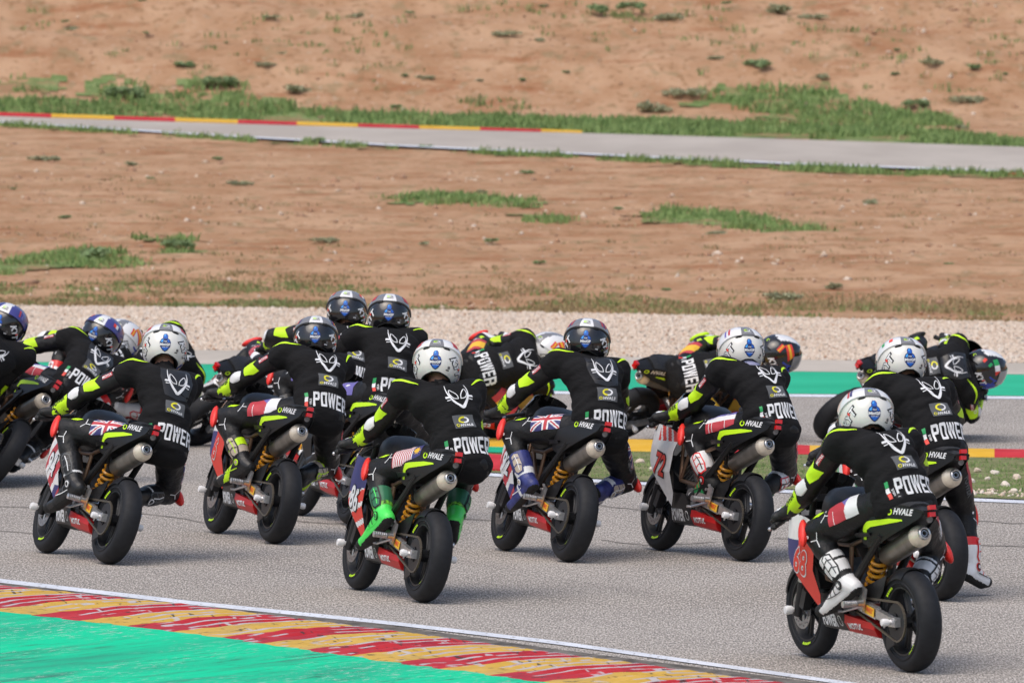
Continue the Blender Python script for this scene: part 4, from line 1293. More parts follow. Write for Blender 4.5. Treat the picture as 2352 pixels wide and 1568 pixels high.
def boot_mesh(knee, ank, toe, mats, style):
    """Racing boot: shaft up the shin, ankle, foot with sole."""
    d = (knee - ank); fwd = (toe - ank).normalized()
    mb = MB()
    top = ank + d * .52
    mb.tube([top + d.normalized() * .005, top, ank + d * .30, ank + d * .12, ank], [.056, .065, .064, .054, .051], 14)
    down = (-d.normalized() - fwd * (-d.normalized()).dot(fwd)).normalized()
    heel = ank + down * .045 - fwd * .035
    ball = ank.lerp(toe, .68) + down * .022
    mb.capsule(ank, heel, .052, .043); mb.capsule(heel, ball, .041, .040); mb.capsule(ank, ball, .048, .042); mb.capsule(ball, toe, .041, .033)
    me = remeshed(mb, .0055, 5)
    for m in mats: me.materials.append(MATS[m])
    idx = []
    up = d.normalized(); L = d.length
    side = fwd.cross(down).normalized()
    for p in me.polygons:
        c = p.center; h = (c - ank).dot(up); f = (c - ank).dot(fwd); b = (c - ank).dot(down)
        i = 0
        if p.normal.dot(down) > .6 and b > .036: i = 1
        elif b > .066 - .12 * max(0, f - .10): i = 1
        elif f > (toe - ank).length * .90: i = 1
        elif style == 'white':
            if .02 < h < .05 or (.11 < h < .125): i = 2
            elif h > .075 and abs((c - ank - d * ((c - ank).dot(d) / L ** 2)).normalized().dot(side)) < .35 and f > 0: i = 2
        elif style == 'blue':
            if .03 < h < .07 or abs(f - .06) < .012: i = 2
        elif style == 'green':
            if h > .06: i = 3
            elif h > .035: i = 2
        elif style == 'mixed':
            if (.05 < h < .09): i = 2
            elif abs(h * 3 + f * 2 - .28) < .08: i = 3
        elif style == 'black':
            if abs(h - .06) < .006: i = 2
        elif style == 'styl':
            if h < .035 and f < .14: i = 1 if f < .05 else 3
            elif h < .05: i = 2
        elif style == 'redwhite':
            if h > .12: i = 2
            elif abs(h - .05) < .02 and f > .02: i = 2
        idx.append(min(i, len(mats) - 1))
    me.polygons.foreach_set('material_index', idx)
    return me

def glove_mesh(hand, elbow, axis, s, cuff):
    """A glove closed round the grip: palm, four fingers over the bar, thumb under it."""
    mb = MB()
    ax = axis.normalized()                       # along the bar, outward
    arm = (hand - elbow).normalized()
    n = ax.cross(arm).normalized()
    if n.z < 0: n = -n                           # up over the bar
    fwd = n.cross(ax).normalized()
    if fwd.dot(arm) < 0: fwd = -fwd
    wrist = hand - arm * .085
    k = hand - fwd * .012 + n * .030             # palm back
    mb.capsule(wrist, k - ax * .018, .034, .030); mb.capsule(k - ax * .028, k + ax * .028, .027, .026); mb.capsule(wrist, k + ax * .018, .032, .027)
    mb.capsule(wrist, wrist - arm * .06, .038, .046)
    for i, (o, ln) in enumerate(((-.033, .95), (-.011, 1.05), (.011, 1.0), (.033, .85))):
        b = k + ax * o
        p1 = b + fwd * .042 * ln + n * .006; p2 = p1 + fwd * .010 - n * .032 * ln; p3 = p2 - fwd * .026 * ln - n * .014
        mb.tube([b - fwd * .01, b + fwd * .02, p1, p2, p3], [.014, .0135, .013, .012, .0095], 8)
    t0 = k - ax * .036 - fwd * .012; t1 = t0 - n * .035 + fwd * .012 - ax * .01; t2 = t1 + fwd * .030 - n * .006 + ax * .008
    mb.tube([t0, t1, t2], [.016, .0145, .011], 8)
    me = remeshed(mb, .0075, 2)
    ms = ['glove_black', cuff, 'print_white']
    for m in ms: me.materials.append(MATS[m])
    idx = []
    for p in me.polygons:
        h = (p.center - hand).dot(arm)
        i = 0
        if -.15 < h < -.112: i = 1
        elif (p.center - k).dot(n) > .012 and -.075 < h < -.055: i = 1
        elif (p.center - k).dot(n) > .016 and abs((p.center - k).dot(ax)) < .012 and h < 0: i = 2
        idx.append(i)
    me.polygons.foreach_set('material_index', idx)
    return me

def make_body(J, spec):
    mb = MB()
    mb.rings(torso_rings(J), 0, True)
    for s in 'LR':
        sh, el, ha = J[s + 'S'], J[s + 'E'], J[s + 'H']
        wr = ha - (ha - el).normalized() * .085
        hip, kn, an, to = J[s + 'HIP'], J[s + 'K'], J[s + 'A'], J[s + 'T']
        ch = J['PEL'].lerp(J['NECK'], .80)
        mb.capsule(ch.lerp(sh, .35), sh, .085, .070); mb.tube([sh, sh.lerp(el, .35), sh.lerp(el, .75), el], [.066, .062, .055, .054], 14)
        mb.ball(el, .054); mb.tube([el, el.lerp(wr, .3), el.lerp(wr, .75), wr], [.053, .054, .044, .036], 14); mb.ball(wr, .036); mb.ball(sh, .067)
        mb.ball(hip, .090); mb.tube([hip, hip.lerp(kn, .4), hip.lerp(kn, .8), kn], [.090, .088, .075, .066], 16)
        mb.ball(kn, .067); mb.tube([kn, kn.lerp(an, .28), kn.lerp(an, .6), an], [.064, .064, .054, .042], 14)
        fw = (to - an).normalized(); mb.capsule(an, an + fw * .12, .040, .030)
    mb.capsule(J['LHIP'], J['RHIP'], .098, .098)
    # buttocks, neck, head
    up = (J['NECK'] - J['PEL']).normalized(); right = (J['RHIP'] - J['LHIP']).normalized(); back = right.cross(up).normalized()
    for s in (-1, 1): mb.ball(J['PEL'] + right * s * .060 + back * .030 - up * .035, .092)
    mb.capsule(J['NECK'] - up * .06, J['HEAD'] - (J['HEAD'] - J['NECK']) * .2, .062, .056)
    mb.ball(J['HEAD'], (.080, .095, .105))
    me = remeshed(mb, .0115, 4)
    for m in ('leather_black', 'neck_skin', 'print_grey'): me.materials.append(MATS[m])
    a, b = J['NECK'], J['HEAD']; ax = (b - a).normalized(); L = (b - a).length
    idx = []
    for p in me.polygons:
        t = (p.center - a).dot(ax); r = ((p.center - a) - ax * t).length
        idx.append(1 if (t > .035 and r < .13) else 0)
    me.polygons.foreach_set('material_index', idx)
    # soft creases in the leather at elbows, knees and waist
    co = np.empty(len(me.vertices) * 3); me.vertices.foreach_get('co', co); co = co.reshape(-1, 3)
    no = np.empty(len(me.vertices) * 3); me.vertices.foreach_get('normal', no); no = no.reshape(-1, 3)
    sd = spec['seed'] * 3.7
    d = np.array([noise.noise(Vector((c[0] * 16 + sd, c[1] * 16, c[2] * 22))) for c in co])
    co += no * (d * .0065)[:, None]
    me.vertices.foreach_set('co', co.ravel()); me.update()
    return me

def make_vest(J, spec):
    mb = MB()
    mb.rings(torso_rings(J, .015, -.16, .93, 14), 0, True)
    for s in 'LR':
        ch = J['PEL'].lerp(J['NECK'], .80); sh = J[s + 'S']; el = J[s + 'E']
        mb.capsule(ch.lerp(sh, .35), sh, .098, .084); mb.tube([sh, sh.lerp(el, .16), sh.lerp(el, .30)], [.083, .079, .074], 14)
    up = (J['NECK'] - J['PEL']).normalized(); right = (J['RHIP'] - J['LHIP']).normalized(); back = right.cross(up).normalized()
    mb.capsule(J['PEL'] - right * .055 - up * .03 + back * .012, J['PEL'] + right * .055 - up * .03 + back * .012, .112, .112)
    # airbag pack between the shoulders
    c = J['PEL'].lerp(J['NECK'], .68); sx = (J['RS'] - J['LS']).normalized(); bk = sx.cross(up).normalized()
    mb.box(c + bk * .112, (.18, .17, .06), Matrix((sx, up, bk)).transposed(), 0, .72)
    mb.capsule(J['NECK'] - up * .085, J['NECK'] + up * .012, .082, .052)
    me = remeshed(mb, .0125, 5)
    me.materials.append(MATS['vest_black'])
    co = np.empty(len(me.vertices) * 3); me.vertices.foreach_get('co', co); co = co.reshape(-1, 3)
    no = np.empty(len(me.vertices) * 3); me.vertices.foreach_get('normal', no); no = no.reshape(-1, 3)
    sd = spec['seed'] * 5.1; P = np.array(J['PEL']); U = np.array(up); X = np.array(right)
    d = np.empty(len(co))
    for i, c in enumerate(co):
        h = float((c - P) @ U); x = float((c - P) @ X)
        w = noise.noise(Vector((x * 5 + sd, h * 17 + x * 4, c[1] * 5))) + .5 * noise.noise(Vector((x * 11, h * 30 - x * 9 + sd, c[1] * 11)))
        k = .016 if .02 < h < .26 else .008
        d[i] = w * k
    co += no * d[:, None]
    me.vertices.foreach_set('co', co.ravel()); me.update()
    return me

# ---------------------------------------------------------------- helmet (local: y forward, z up)
def helm_e_min(az):
    c = math.cos(az)                              # 1 front, -1 rear
    return R(-30 if c < -.98 else -30 - 32 * min(1, (1 + c) / .75) ** .8)
def helm_pt(az, e, grow=0.0):
    c, s = math.cos(az), math.sin(az)
    ax, ay, az_ = .124 + grow, (.150 if c > 0 else .146) + grow, (.136 if e > 0 else .142) + grow
    ce, se = math.cos(e), math.sin(e)
    p = 2.25
    x, y, z = s * ce, c * ce, se
    k = (abs(x / ax) ** p + abs(y / ay) ** p + abs(z / az_) ** p) ** (-1 / p)
    return Vector((x * k, y * k, z * k))
def helmet_meshes(kind):
    N = 44; rows = 18
    base = {'white': 'helmet_white', 'black': 'helmet_black', 'violet': 'helmet_black', 'spain_white': 'helmet_top_white', 'split': 'helmet_black'}[kind]
    top = {'violet': 'helmet_violet', 'white': 'helmet_top_white', 'black': 'helmet_grey', 'spain_white': 'helmet_top_white', 'split': 'helmet_black'}[kind]
    def shell(e_lo, e_hi, g0, g1, mats, colour=None, nrow=rows):
        mb = MB(); rings = []
        for i in range(nrow + 1):
            t = i / nrow; rings.append([helm_pt(2 * math.pi * k / N, e_lo(2 * math.pi * k / N) * (1 - t) + e_hi * t, g0) for k in range(N)])
        inner = []
        for i in range(nrow, -1, -1):
            t = i / nrow; inner.append([helm_pt(2 * math.pi * k / N, e_lo(2 * math.pi * k / N) * (1 - t) + e_hi * t, g1) for k in range(N)])
        mb.rings(rings + inner, 0, caps=False)
        # close the edge
        nR = len(rings) + len(inner)
        for k in range(N):
            mb.f.append([k, (k + 1) % N, (nR - 1) * N + (k + 1) % N, (nR - 1) * N + k]); mb.m.append(0)
        if colour:
            for q, f in enumerate(mb.f):
                c = sum((Vector(mb.v[i]) for i in f), Vector()) / len(f); mb.m[q] = mats.index(colour(c))
        return mb.mesh('helmet', mats, True, 50)
    rim_blue = lambda c: base
    sh = shell(helm_e_min, R(89.5), 0, -.012, [base, 'helmet_lining', 'helmet_blue'],
               lambda c: ('helmet_lining' if c.length < helm_pt(math.atan2(c.x, c.y), math.asin(max(-1, min(1, c.z / c.length)))).length - .006 else ('helmet_blue' if (c.z < -.085 and c.y > -.02) else base)))
    def e_sp(az):
        c = math.cos(az)
        if c < 0: return R(27 - 24 * (1 + c) ** 1.5 + 0)
        return R(3 + 37 * min(1, c * 1.6))
    stripe = {'violet': 'helmet_top_white', 'white': 'helmet_grey', 'black': 'helmet_top_white', 'spain_white': 'helmet_grey', 'split': 'helmet_top_white'}[kind]
    sp = shell(e_sp, R(89.5), .008, -.004, [top, stripe], lambda c: stripe if (abs(c.x) < (.050 if kind == 'split' else .021) + .016 * max(0, (-c.y - .03) / .1) and (c.y < .02 or kind not in ('black', 'violet')) and (kind != 'split' or c.y > -.06)) else top, 12)
    mb = MB(); rings = []
    for e in range(7):
        el = R(-24 + 46 * e / 6); rings.append([helm_pt(R(-72 + 144 * k / 16), el, .0045) for k in range(17)])
    inner = [[p * .97 for p in r] for r in rings]
    mb.rings(rings, 0, caps=False, closed=False)
    vis = mb.mesh('visor', ['visor_clear' if kind == 'split' else 'visor'])
    mb = MB(); mb.tube([helm_pt(2 * math.pi * k / N, helm_e_min(2 * math.pi * k / N), -.004) for k in range(N + 1)], .006, 6)
    rim = mb.mesh('rim_trim', ['helmet_lining'])
    vents = []
    for s in (-1, 1):
        mb = MB(); mb.tube([helm_pt(math.pi + s * R(15 + 4 * q), R(25 - q * .7), .001) for q in range(5)], [.002, .006, .006, .006, .002], 8)
        vents.append(mb.mesh('rear_vent', ['print_black']))
    return dict(shell=sh, spoiler=sp, visor=vis, rim_trim=rim, rear_vent=vents[0], rear_vent2=vents[1])
def badge2d():
    d = []
    d.append((*poly2d([(-.026, .006), (-.020, .020), (-.012, .026), (-.012, .040), (-.006, .050), (.006, .050), (.012, .040), (.012, .026), (.020, .020), (.026, .006), (.024, -.016), (.012, -.034), (0, -.042), (-.012, -.034), (-.024, -.016)], .02), 'badge_dark', 0))
    d.append((*poly2d([(-.011, .034), (-.005, .048), (.005, .048), (.011, .034), (.008, .024), (-.008, .024)], .02), 'badge_blue', 1))
    d.append((*poly2d([(-.009, .036), (-.004, .046), (.001, .046), (.0, .034)], .02), 'badge_light', 2))
    d.append((*poly2d([(-.022, .008), (-.016, .019), (-.008, .022), (-.012, .004)], .02), 'badge_light', 1))
    d.append((*poly2d([(.022, .008), (.016, .019), (.008, .022), (.012, .004)], .02), 'badge_blue', 1))
    d.append((*poly2d([(-.018, -.018), (.018, -.018), (.009, -.030), (0, -.037), (-.009, -.030)], .02), 'badge_blue', 1))
    d.append((*moved(text2d('FIM', .006, .02, 1.2), 0, .009), 'print_white', 2))
    d.append((*moved(text2d('MiniGP', .0135, .05, .88), 0, -.006), 'print_white', 2))
    d.append((*moved(text2d('WORLD SERIES', .004, .02, .8), 0, -.019), 'print_white', 2))
    return d
def kyt2d(white_on_black):
    d = []
    if white_on_black:
        d.append((*text2d('KYT', .036, .045, .95, .25, .015), 'print_white', 1))
    else:
        d.append((*text2d('KYT', .044, .10, .95, .25, .015), 'print_black', 0)); d.append((*text2d('KYT', .036, .03, .98, .25, .015), 'print_white', 1))
    d.append((*moved(poly2d([(-.004, .0), (.006, .0), (.008, .016), (-.002, .014)], .02), .012, .002), 'bright_red', 2))
    return d
def sized(d, k): return [([(x * k, y * k) for x, y in v], f, m, l) for v, f, m, l in d]
HELMETS = {}
FLAG_BITS = {'uk': 'navy', 'my': 'flag_red', 'cz': 'flag_red', 'it': 'green', 'fr': 'navy', 'es': 'gold', 'nl': 'flag_blue', 'none': None}
def helmet_kit(kind, flag):
    key = (kind, flag)
    if key in HELMETS: return HELMETS[key]
    K = HELMETS[('m', kind)] if ('m', kind) in HELMETS else helmet_meshes(kind)
    HELMETS[('m', kind)] = K
    bs, bt = bvh_of(K['shell']), bvh_of(K['spoiler'])
    dark = kind in ('black', 'violet', 'split')
    out = dict(K); prints = []
    def on(bvh, az, e, des, roll=0, lift=.0015, grow=0):
        p = helm_pt(az, e, grow); n = p.normalized(); n = Vector((p.x / .124 ** 2, p.y / .148 ** 2, p.z / .138 ** 2)).normalized()
        V = (Vector((0, 0, 1)) - n * n.z).normalized(); U = V.cross(n)
        c, s = math.cos(roll), math.sin(roll); U, V = U * c + V * s, V * c - U * s
        o = lay('helmet_print', des, onto(bvh, p, U, V, n, .06), None, lift, .0012)
        prints.append(o.data); bpy.data.objects.remove(o)
    on(bs, math.pi, R(-6), sized(badge2d(), 1.18))
    for s in (-1, 1):
        on(bs, math.pi - s * R(53), R(-14), sized(kyt2d(dark), 1.18), R(44) if s < 0 else R(-50))
    on(bs, math.pi - R(30), R(-20), [(*poly2d([(-.008, -.005), (.006, -.005), (.006, .010), (-.008, .010)], .02), 'engine_grey', 0), (*moved(poly2d([(-.009, -.003), (.009, -.003), (.009, .003), (-.009, .003)], .02), -.006, -.012), 'print_black' if not dark else 'print_white', 0)])
    c0 = 'print_grey'
    on(bt, math.pi, R(41), [(*moved(ring2d(.018, .011, .005, 80, 270, 14), 0, 0), 'neon', 0), (*moved(ring2d(.018, .011, .005, -90, 80, 14), 0, 0), 'print_white' if not dark else 'print_grey', 0),
                            (*moved(text2d('OHVALE', .007, .03, 1.1), 0, -.016), 'print_white' if not dark else 'print_black', 0)], grow=.008)
    # side flags on the top shell
    def bits(s):
        f = {'uk': [('flag_red', 0), ('navy', .016), ('flag_red', .032)], 'my': [('flag_red', 0), ('flag_red', .014), ('flag_red', .028)], 'cz': [('flag_red', 0), ('navy', .02)],
             'it': [('green', -.02), ('bright_red', .03)], 'fr': [('navy', -.02), ('print_white', 0), ('bright_red', .02)], 'es': [('bright_red', -.012), ('gold', 0), ('bright_red', .012)],
             'nl': [('flag_blue', -.016), ('flag_red', .016)], 'none': []}[flag]
        d = []
        for m, o in f:
            wide = flag in ('it', 'fr')
            h = .012 if not wide else .020
            d.append((*moved(poly2d([(-.030, -h / 2), (.030, -h / 2), (.030, h / 2), (-.030, h / 2)] if not wide else [(-.016, -h / 2), (.016, -h / 2), (.016, h / 2), (-.016, h / 2)], .015), 0, o * (.8 if not wide else 1)), m, 0))
        return d
    for s in (-1, 1):
        b = bits(s)
        if b: on(bt, math.pi + s * R(58), R(40), b, s * R(-62), grow=.008)
        on(bs, s * R(88), R(-14), [(*stroke2d([(-.05, .03), (-.01, -.012), (.01, -.05)] if s < 0 else [(.05, .03), (.01, -.012), (-.01, -.05)], [.006, .012, .008]), 'helmet_blue', 0)])
    if kind in ('split', 'spain_white'):
        cols = {'it': ('green', 'print_white', 'bright_red'), 'es': ('bright_red', 'gold', 'bright_red'), 'uk': ('navy', 'print_white', 'flag_red')}[flag]
        for s in (-1, 1):
            if flag == 'it':
                d = [(*moved(poly2d([(-.021, -.021), (.021, -.021), (.021, .021), (-.021, .021)], .012), 0, .044 - .042 * q), m, 0) for q, m in enumerate(cols)]
            else:
                d = [(*moved(poly2d([(-.009, -.065), (.009, -.065), (.009, .065), (-.009, .065)], .012), .018 * (q - 1), 0), m, 0) for q, m in enumerate(cols)]
            on(bt, s * R(84), R(30), d, s * R(14), grow=.008)
            d = [(*stroke2d(curve2d([(-.07, .02), (-.03, -.02), (.02, -.03), (.07, .0)], 6), .012), 'helmet_blue', 0)]
            on(bs, s * R(70), R(2), d, s * R(20), grow=.004)
            on(bs, s * R(95), R(-30), [(*poly2d([(-.06, -.02), (.06, -.02), (.05, .012), (-.05, .012)], .015), 'helmet_blue', 0)])
    out['prints'] = prints
    HELMETS[key] = out
    return out

# ---------------------------------------------------------------- prints on the clothes
BACK_PANEL = [(*poly2d([(-.095, .115), (.085, .115), (.105, .02), (.075, -.095), (.0, -.115), (-.075, -.095), (-.105, .02)], .02), 'panel_gloss', 0)]
def alien2d():
    d = []
    d.append((*stroke2d(curve2d([(-.068, .092), (-.072, .045), (-.060, -.005), (-.030, -.055), (0, -.085), (.030, -.055), (.060, -.005), (.072, .045), (.068, .092)], 7),
                        [.004 + .016 * math.sin(math.pi * k / 56) ** 1.6 for k in range(57)]), 'print_white', 0))
    for s in (-1, 1):
        eye = curve2d([(s * .008, -.018), (s * .016, .012), (s * .050, .052), (s * .058, .020), (s * .040, -.012), (s * .008, -.018)], 7)
        d.append((*stroke2d(eye, .0058), 'print_white', 0))
        d.append((*poly2d([(s * .066, .005), (s * .094, .002), (s * .094, -.012), (s * .066, -.010)][::s], .03), 'print_white', 0))
        d.append((*stroke2d([(s * .062, -.022), (s * .088, -.026)], .006), 'print_white', 0))
    return d
def patch2d():
    return [(*poly2d([(-.062, -.040), (.062, -.040), (.062, .040), (-.062, .040)], .02), 'print_grey', 0),
            (*moved(ring2d(.032, .022, .011, 75, 265, 18), 0, .010), 'yellow', 1), (*moved(ring2d(.032, .022, .011, -95, 75, 18), 0, .010), 'print_white', 1),
            (*moved(text2d('HVALE', .0165, .035, 1.15, .1, .02), .009, -.025), 'print_white', 1), (*moved(ring2d(.0105, .0082, .0042, 0, 360, 14), -.044, -.025), 'yellow', 1)]
def power2d():
    d = []
    def blk(x0, w, pieces):
        for p in pieces:
            v, f = poly2d([(x0 + a * w, -.052 + b * .104) for a, b in p], .016); d.append((v, f, 'print_white', 0))
    t = .30; b = .17
    box = lambda x0, y0, x1, y1: [(x0, y0), (x1, y0), (x1, y1), (x0, y1)]
    W = .043; g = .0075; x = -.098
    # P
    blk(x, W, [box(0, 0, t, 1), box(t, 1 - b, .86, 1), box(1 - t, .52, 1, .94), box(t, .42, .88, .42 + b)]); x += W + g
    # O
    blk(x, W, [box(0, .06, t, .94), box(1 - t, .06, 1, .94), box(t, .0, 1 - t, b), box(t, 1 - b, 1 - t, 1), [(.1, 0), (t, 0), (t, .06), (0, .06)], [(1 - t, 0), (.9, 0), (1, .06), (1 - t, .06)], [(0, .94), (t, .94), (t, 1), (.1, 1)], [(1 - t, .94), (1, .94), (.9, 1), (1 - t, 1)]]); x += W + g
    # W
    w2 = W * 1.28
    blk(x, w2, [[(0, 1), (.20, 1), (.36, 0), (.17, 0)], [(.36, 0), (.17, 0), (.40, 1), (.55, 1)], [(.45, 1), (.60, 1), (.83, 0), (.64, 0)], [(.64, 0), (.83, 0), (1, 1), (.80, 1)]]); x += w2 + g
    # E
    blk(x, W * .92, [box(0, 0, t, 1), box(t, 0, 1, b), box(t, 1 - b, 1, 1), box(t, .5 - b / 2, .9, .5 + b / 2)]); x += W * .92 + g
    # R
    blk(x, W, [box(0, 0, t, 1), box(t, 1 - b, .86, 1), box(1 - t, .55, 1, .94), box(t, .43, .86, .43 + b), [(1 - t, 0), (1, 0), (1, .42), (1 - t, .46)]])
    for m, y0, y1 in (('green', .018, .050), ('print_white', -.015, .016), ('bright_red', -.050, -.017)):
        v, f = poly2d([(-.145, y0), (-.128, y0), (-.128, y1), (-.145, y1)], .02); d.append((v, f, m, 0))
    d.append((*moved(text2d('VIRUS', .013, .02, .95), -.113, -.018, math.pi / 2), 'print_white', 0))
    return d
def sized(d, k): return [([(x * k, y * k) for x, y in v], f, m, l) for v, f, m, l in d]
ALIEN, PATCH, POWER = sized(alien2d(), .86), patch2d(), sized(power2d(), .90)

def flag_fn(k):
    def uk(u, v):
        x, y = u - .5, (v - .5)
        if abs(y) < .085 or abs(x) < .06: return 'flag_red'
        if abs(y) < .16 or abs(x) < .11: return 'print_white'
        dgn = abs(abs(x) - abs(y))
        if dgn < .035: return 'flag_red'
        if dgn < .10: return 'print_white'
        return 'navy'
    def my(u, v):
        if u > .72:
            q = math.hypot((u - .85) * 1.6, v - .5)
            a = math.atan2(v - .5, (u - .85) * 1.6)
            return 'gold' if q < .10 + .10 * abs(math.cos(a * 5)) ** 3 else 'navy'
        return 'flag_red' if (u * 14) % 1 < .42 else 'print_white'
    def cz(u, v):
        if u > .62 + .10 * (v - .5): return 'print_white'
        if v > .45 and u > .62 - (v - .45) * .55: return 'flag_blue'
        return 'print_white' if abs((u * 3) % 1 - .5) < .012 and v < .5 else 'flag_red'
    def stripes(u, v):
        if (u * 9) % 1 < .05: return 'print_white'
        return 'flag_blue' if v > .66 else 'print_white' if v > .36 else 'flag_red'
    def es(u, v): return 'gold' if .25 < u < .78 else 'flag_red'
    def it(u, v): return 'green' if v > .66 else 'print_white' if v > .33 else 'flag_red'
    def au(u, v):
        if u < .4 and v > .5: return uk(u / .4, (v - .5) / .5)
        return 'print_white' if math.hypot(u - .7, v - .5) < .08 else 'flag_blue'
    return dict(uk=uk, my=my, cz=cz, nl=stripes, fr=stripes, es=es, it=it, au=au)[k]

BOOTS = {'black': (['boot_black', 'boot_sole', 'print_white'], 'black'), 'white': (['white', 'boot_sole', 'print_black'], 'white'), 'green': (['boot_green', 'boot_sole', 'boot_pattern', 'boot_teal'], 'green'),
         'blue': (['boot_blue', 'boot_sole', 'print_white'], 'blue'), 'mixed': (['boot_black', 'boot_sole', 'boot_tan', 'neon'], 'mixed'), 'styl': (['white', 'boot_sole', 'print_black', 'green'], 'styl'), 'redwhite': (['white', 'boot_sole', 'red'], 'redwhite')}
BOOT_TRIM = {'black': ('boot_black', 'print_grey', 'print_white'), 'white': ('white', 'print_black', 'print_grey'), 'green': ('boot_teal', 'print_black', 'boot_green'), 'blue': ('boot_tan', 'boot_blue', 'print_white'), 'mixed': ('boot_tan', 'print_black', 'neon'), 'styl': ('white', 'red', 'print_black'), 'redwhite': ('white', 'red', 'print_black')}
mat('boot_green', (0.08, 0.80, 0.12), 0.4); mat('boot_pattern', (0.01, 0.012, 0.01), 0.5, var=.5, vscale=55, col2=(0.25, 0.80, 0.06)); mat('boot_teal', (0.03, 0.17, 0.085), 0.5)
mat('boot_blue', (0.035, 0.045, 0.19), 0.45, var=.3, vscale=25); mat('boot_tan', (0.50, 0.42, 0.33), 0.5)
mat('collar_lilac', (0.42, 0.42, 0.62), .7)

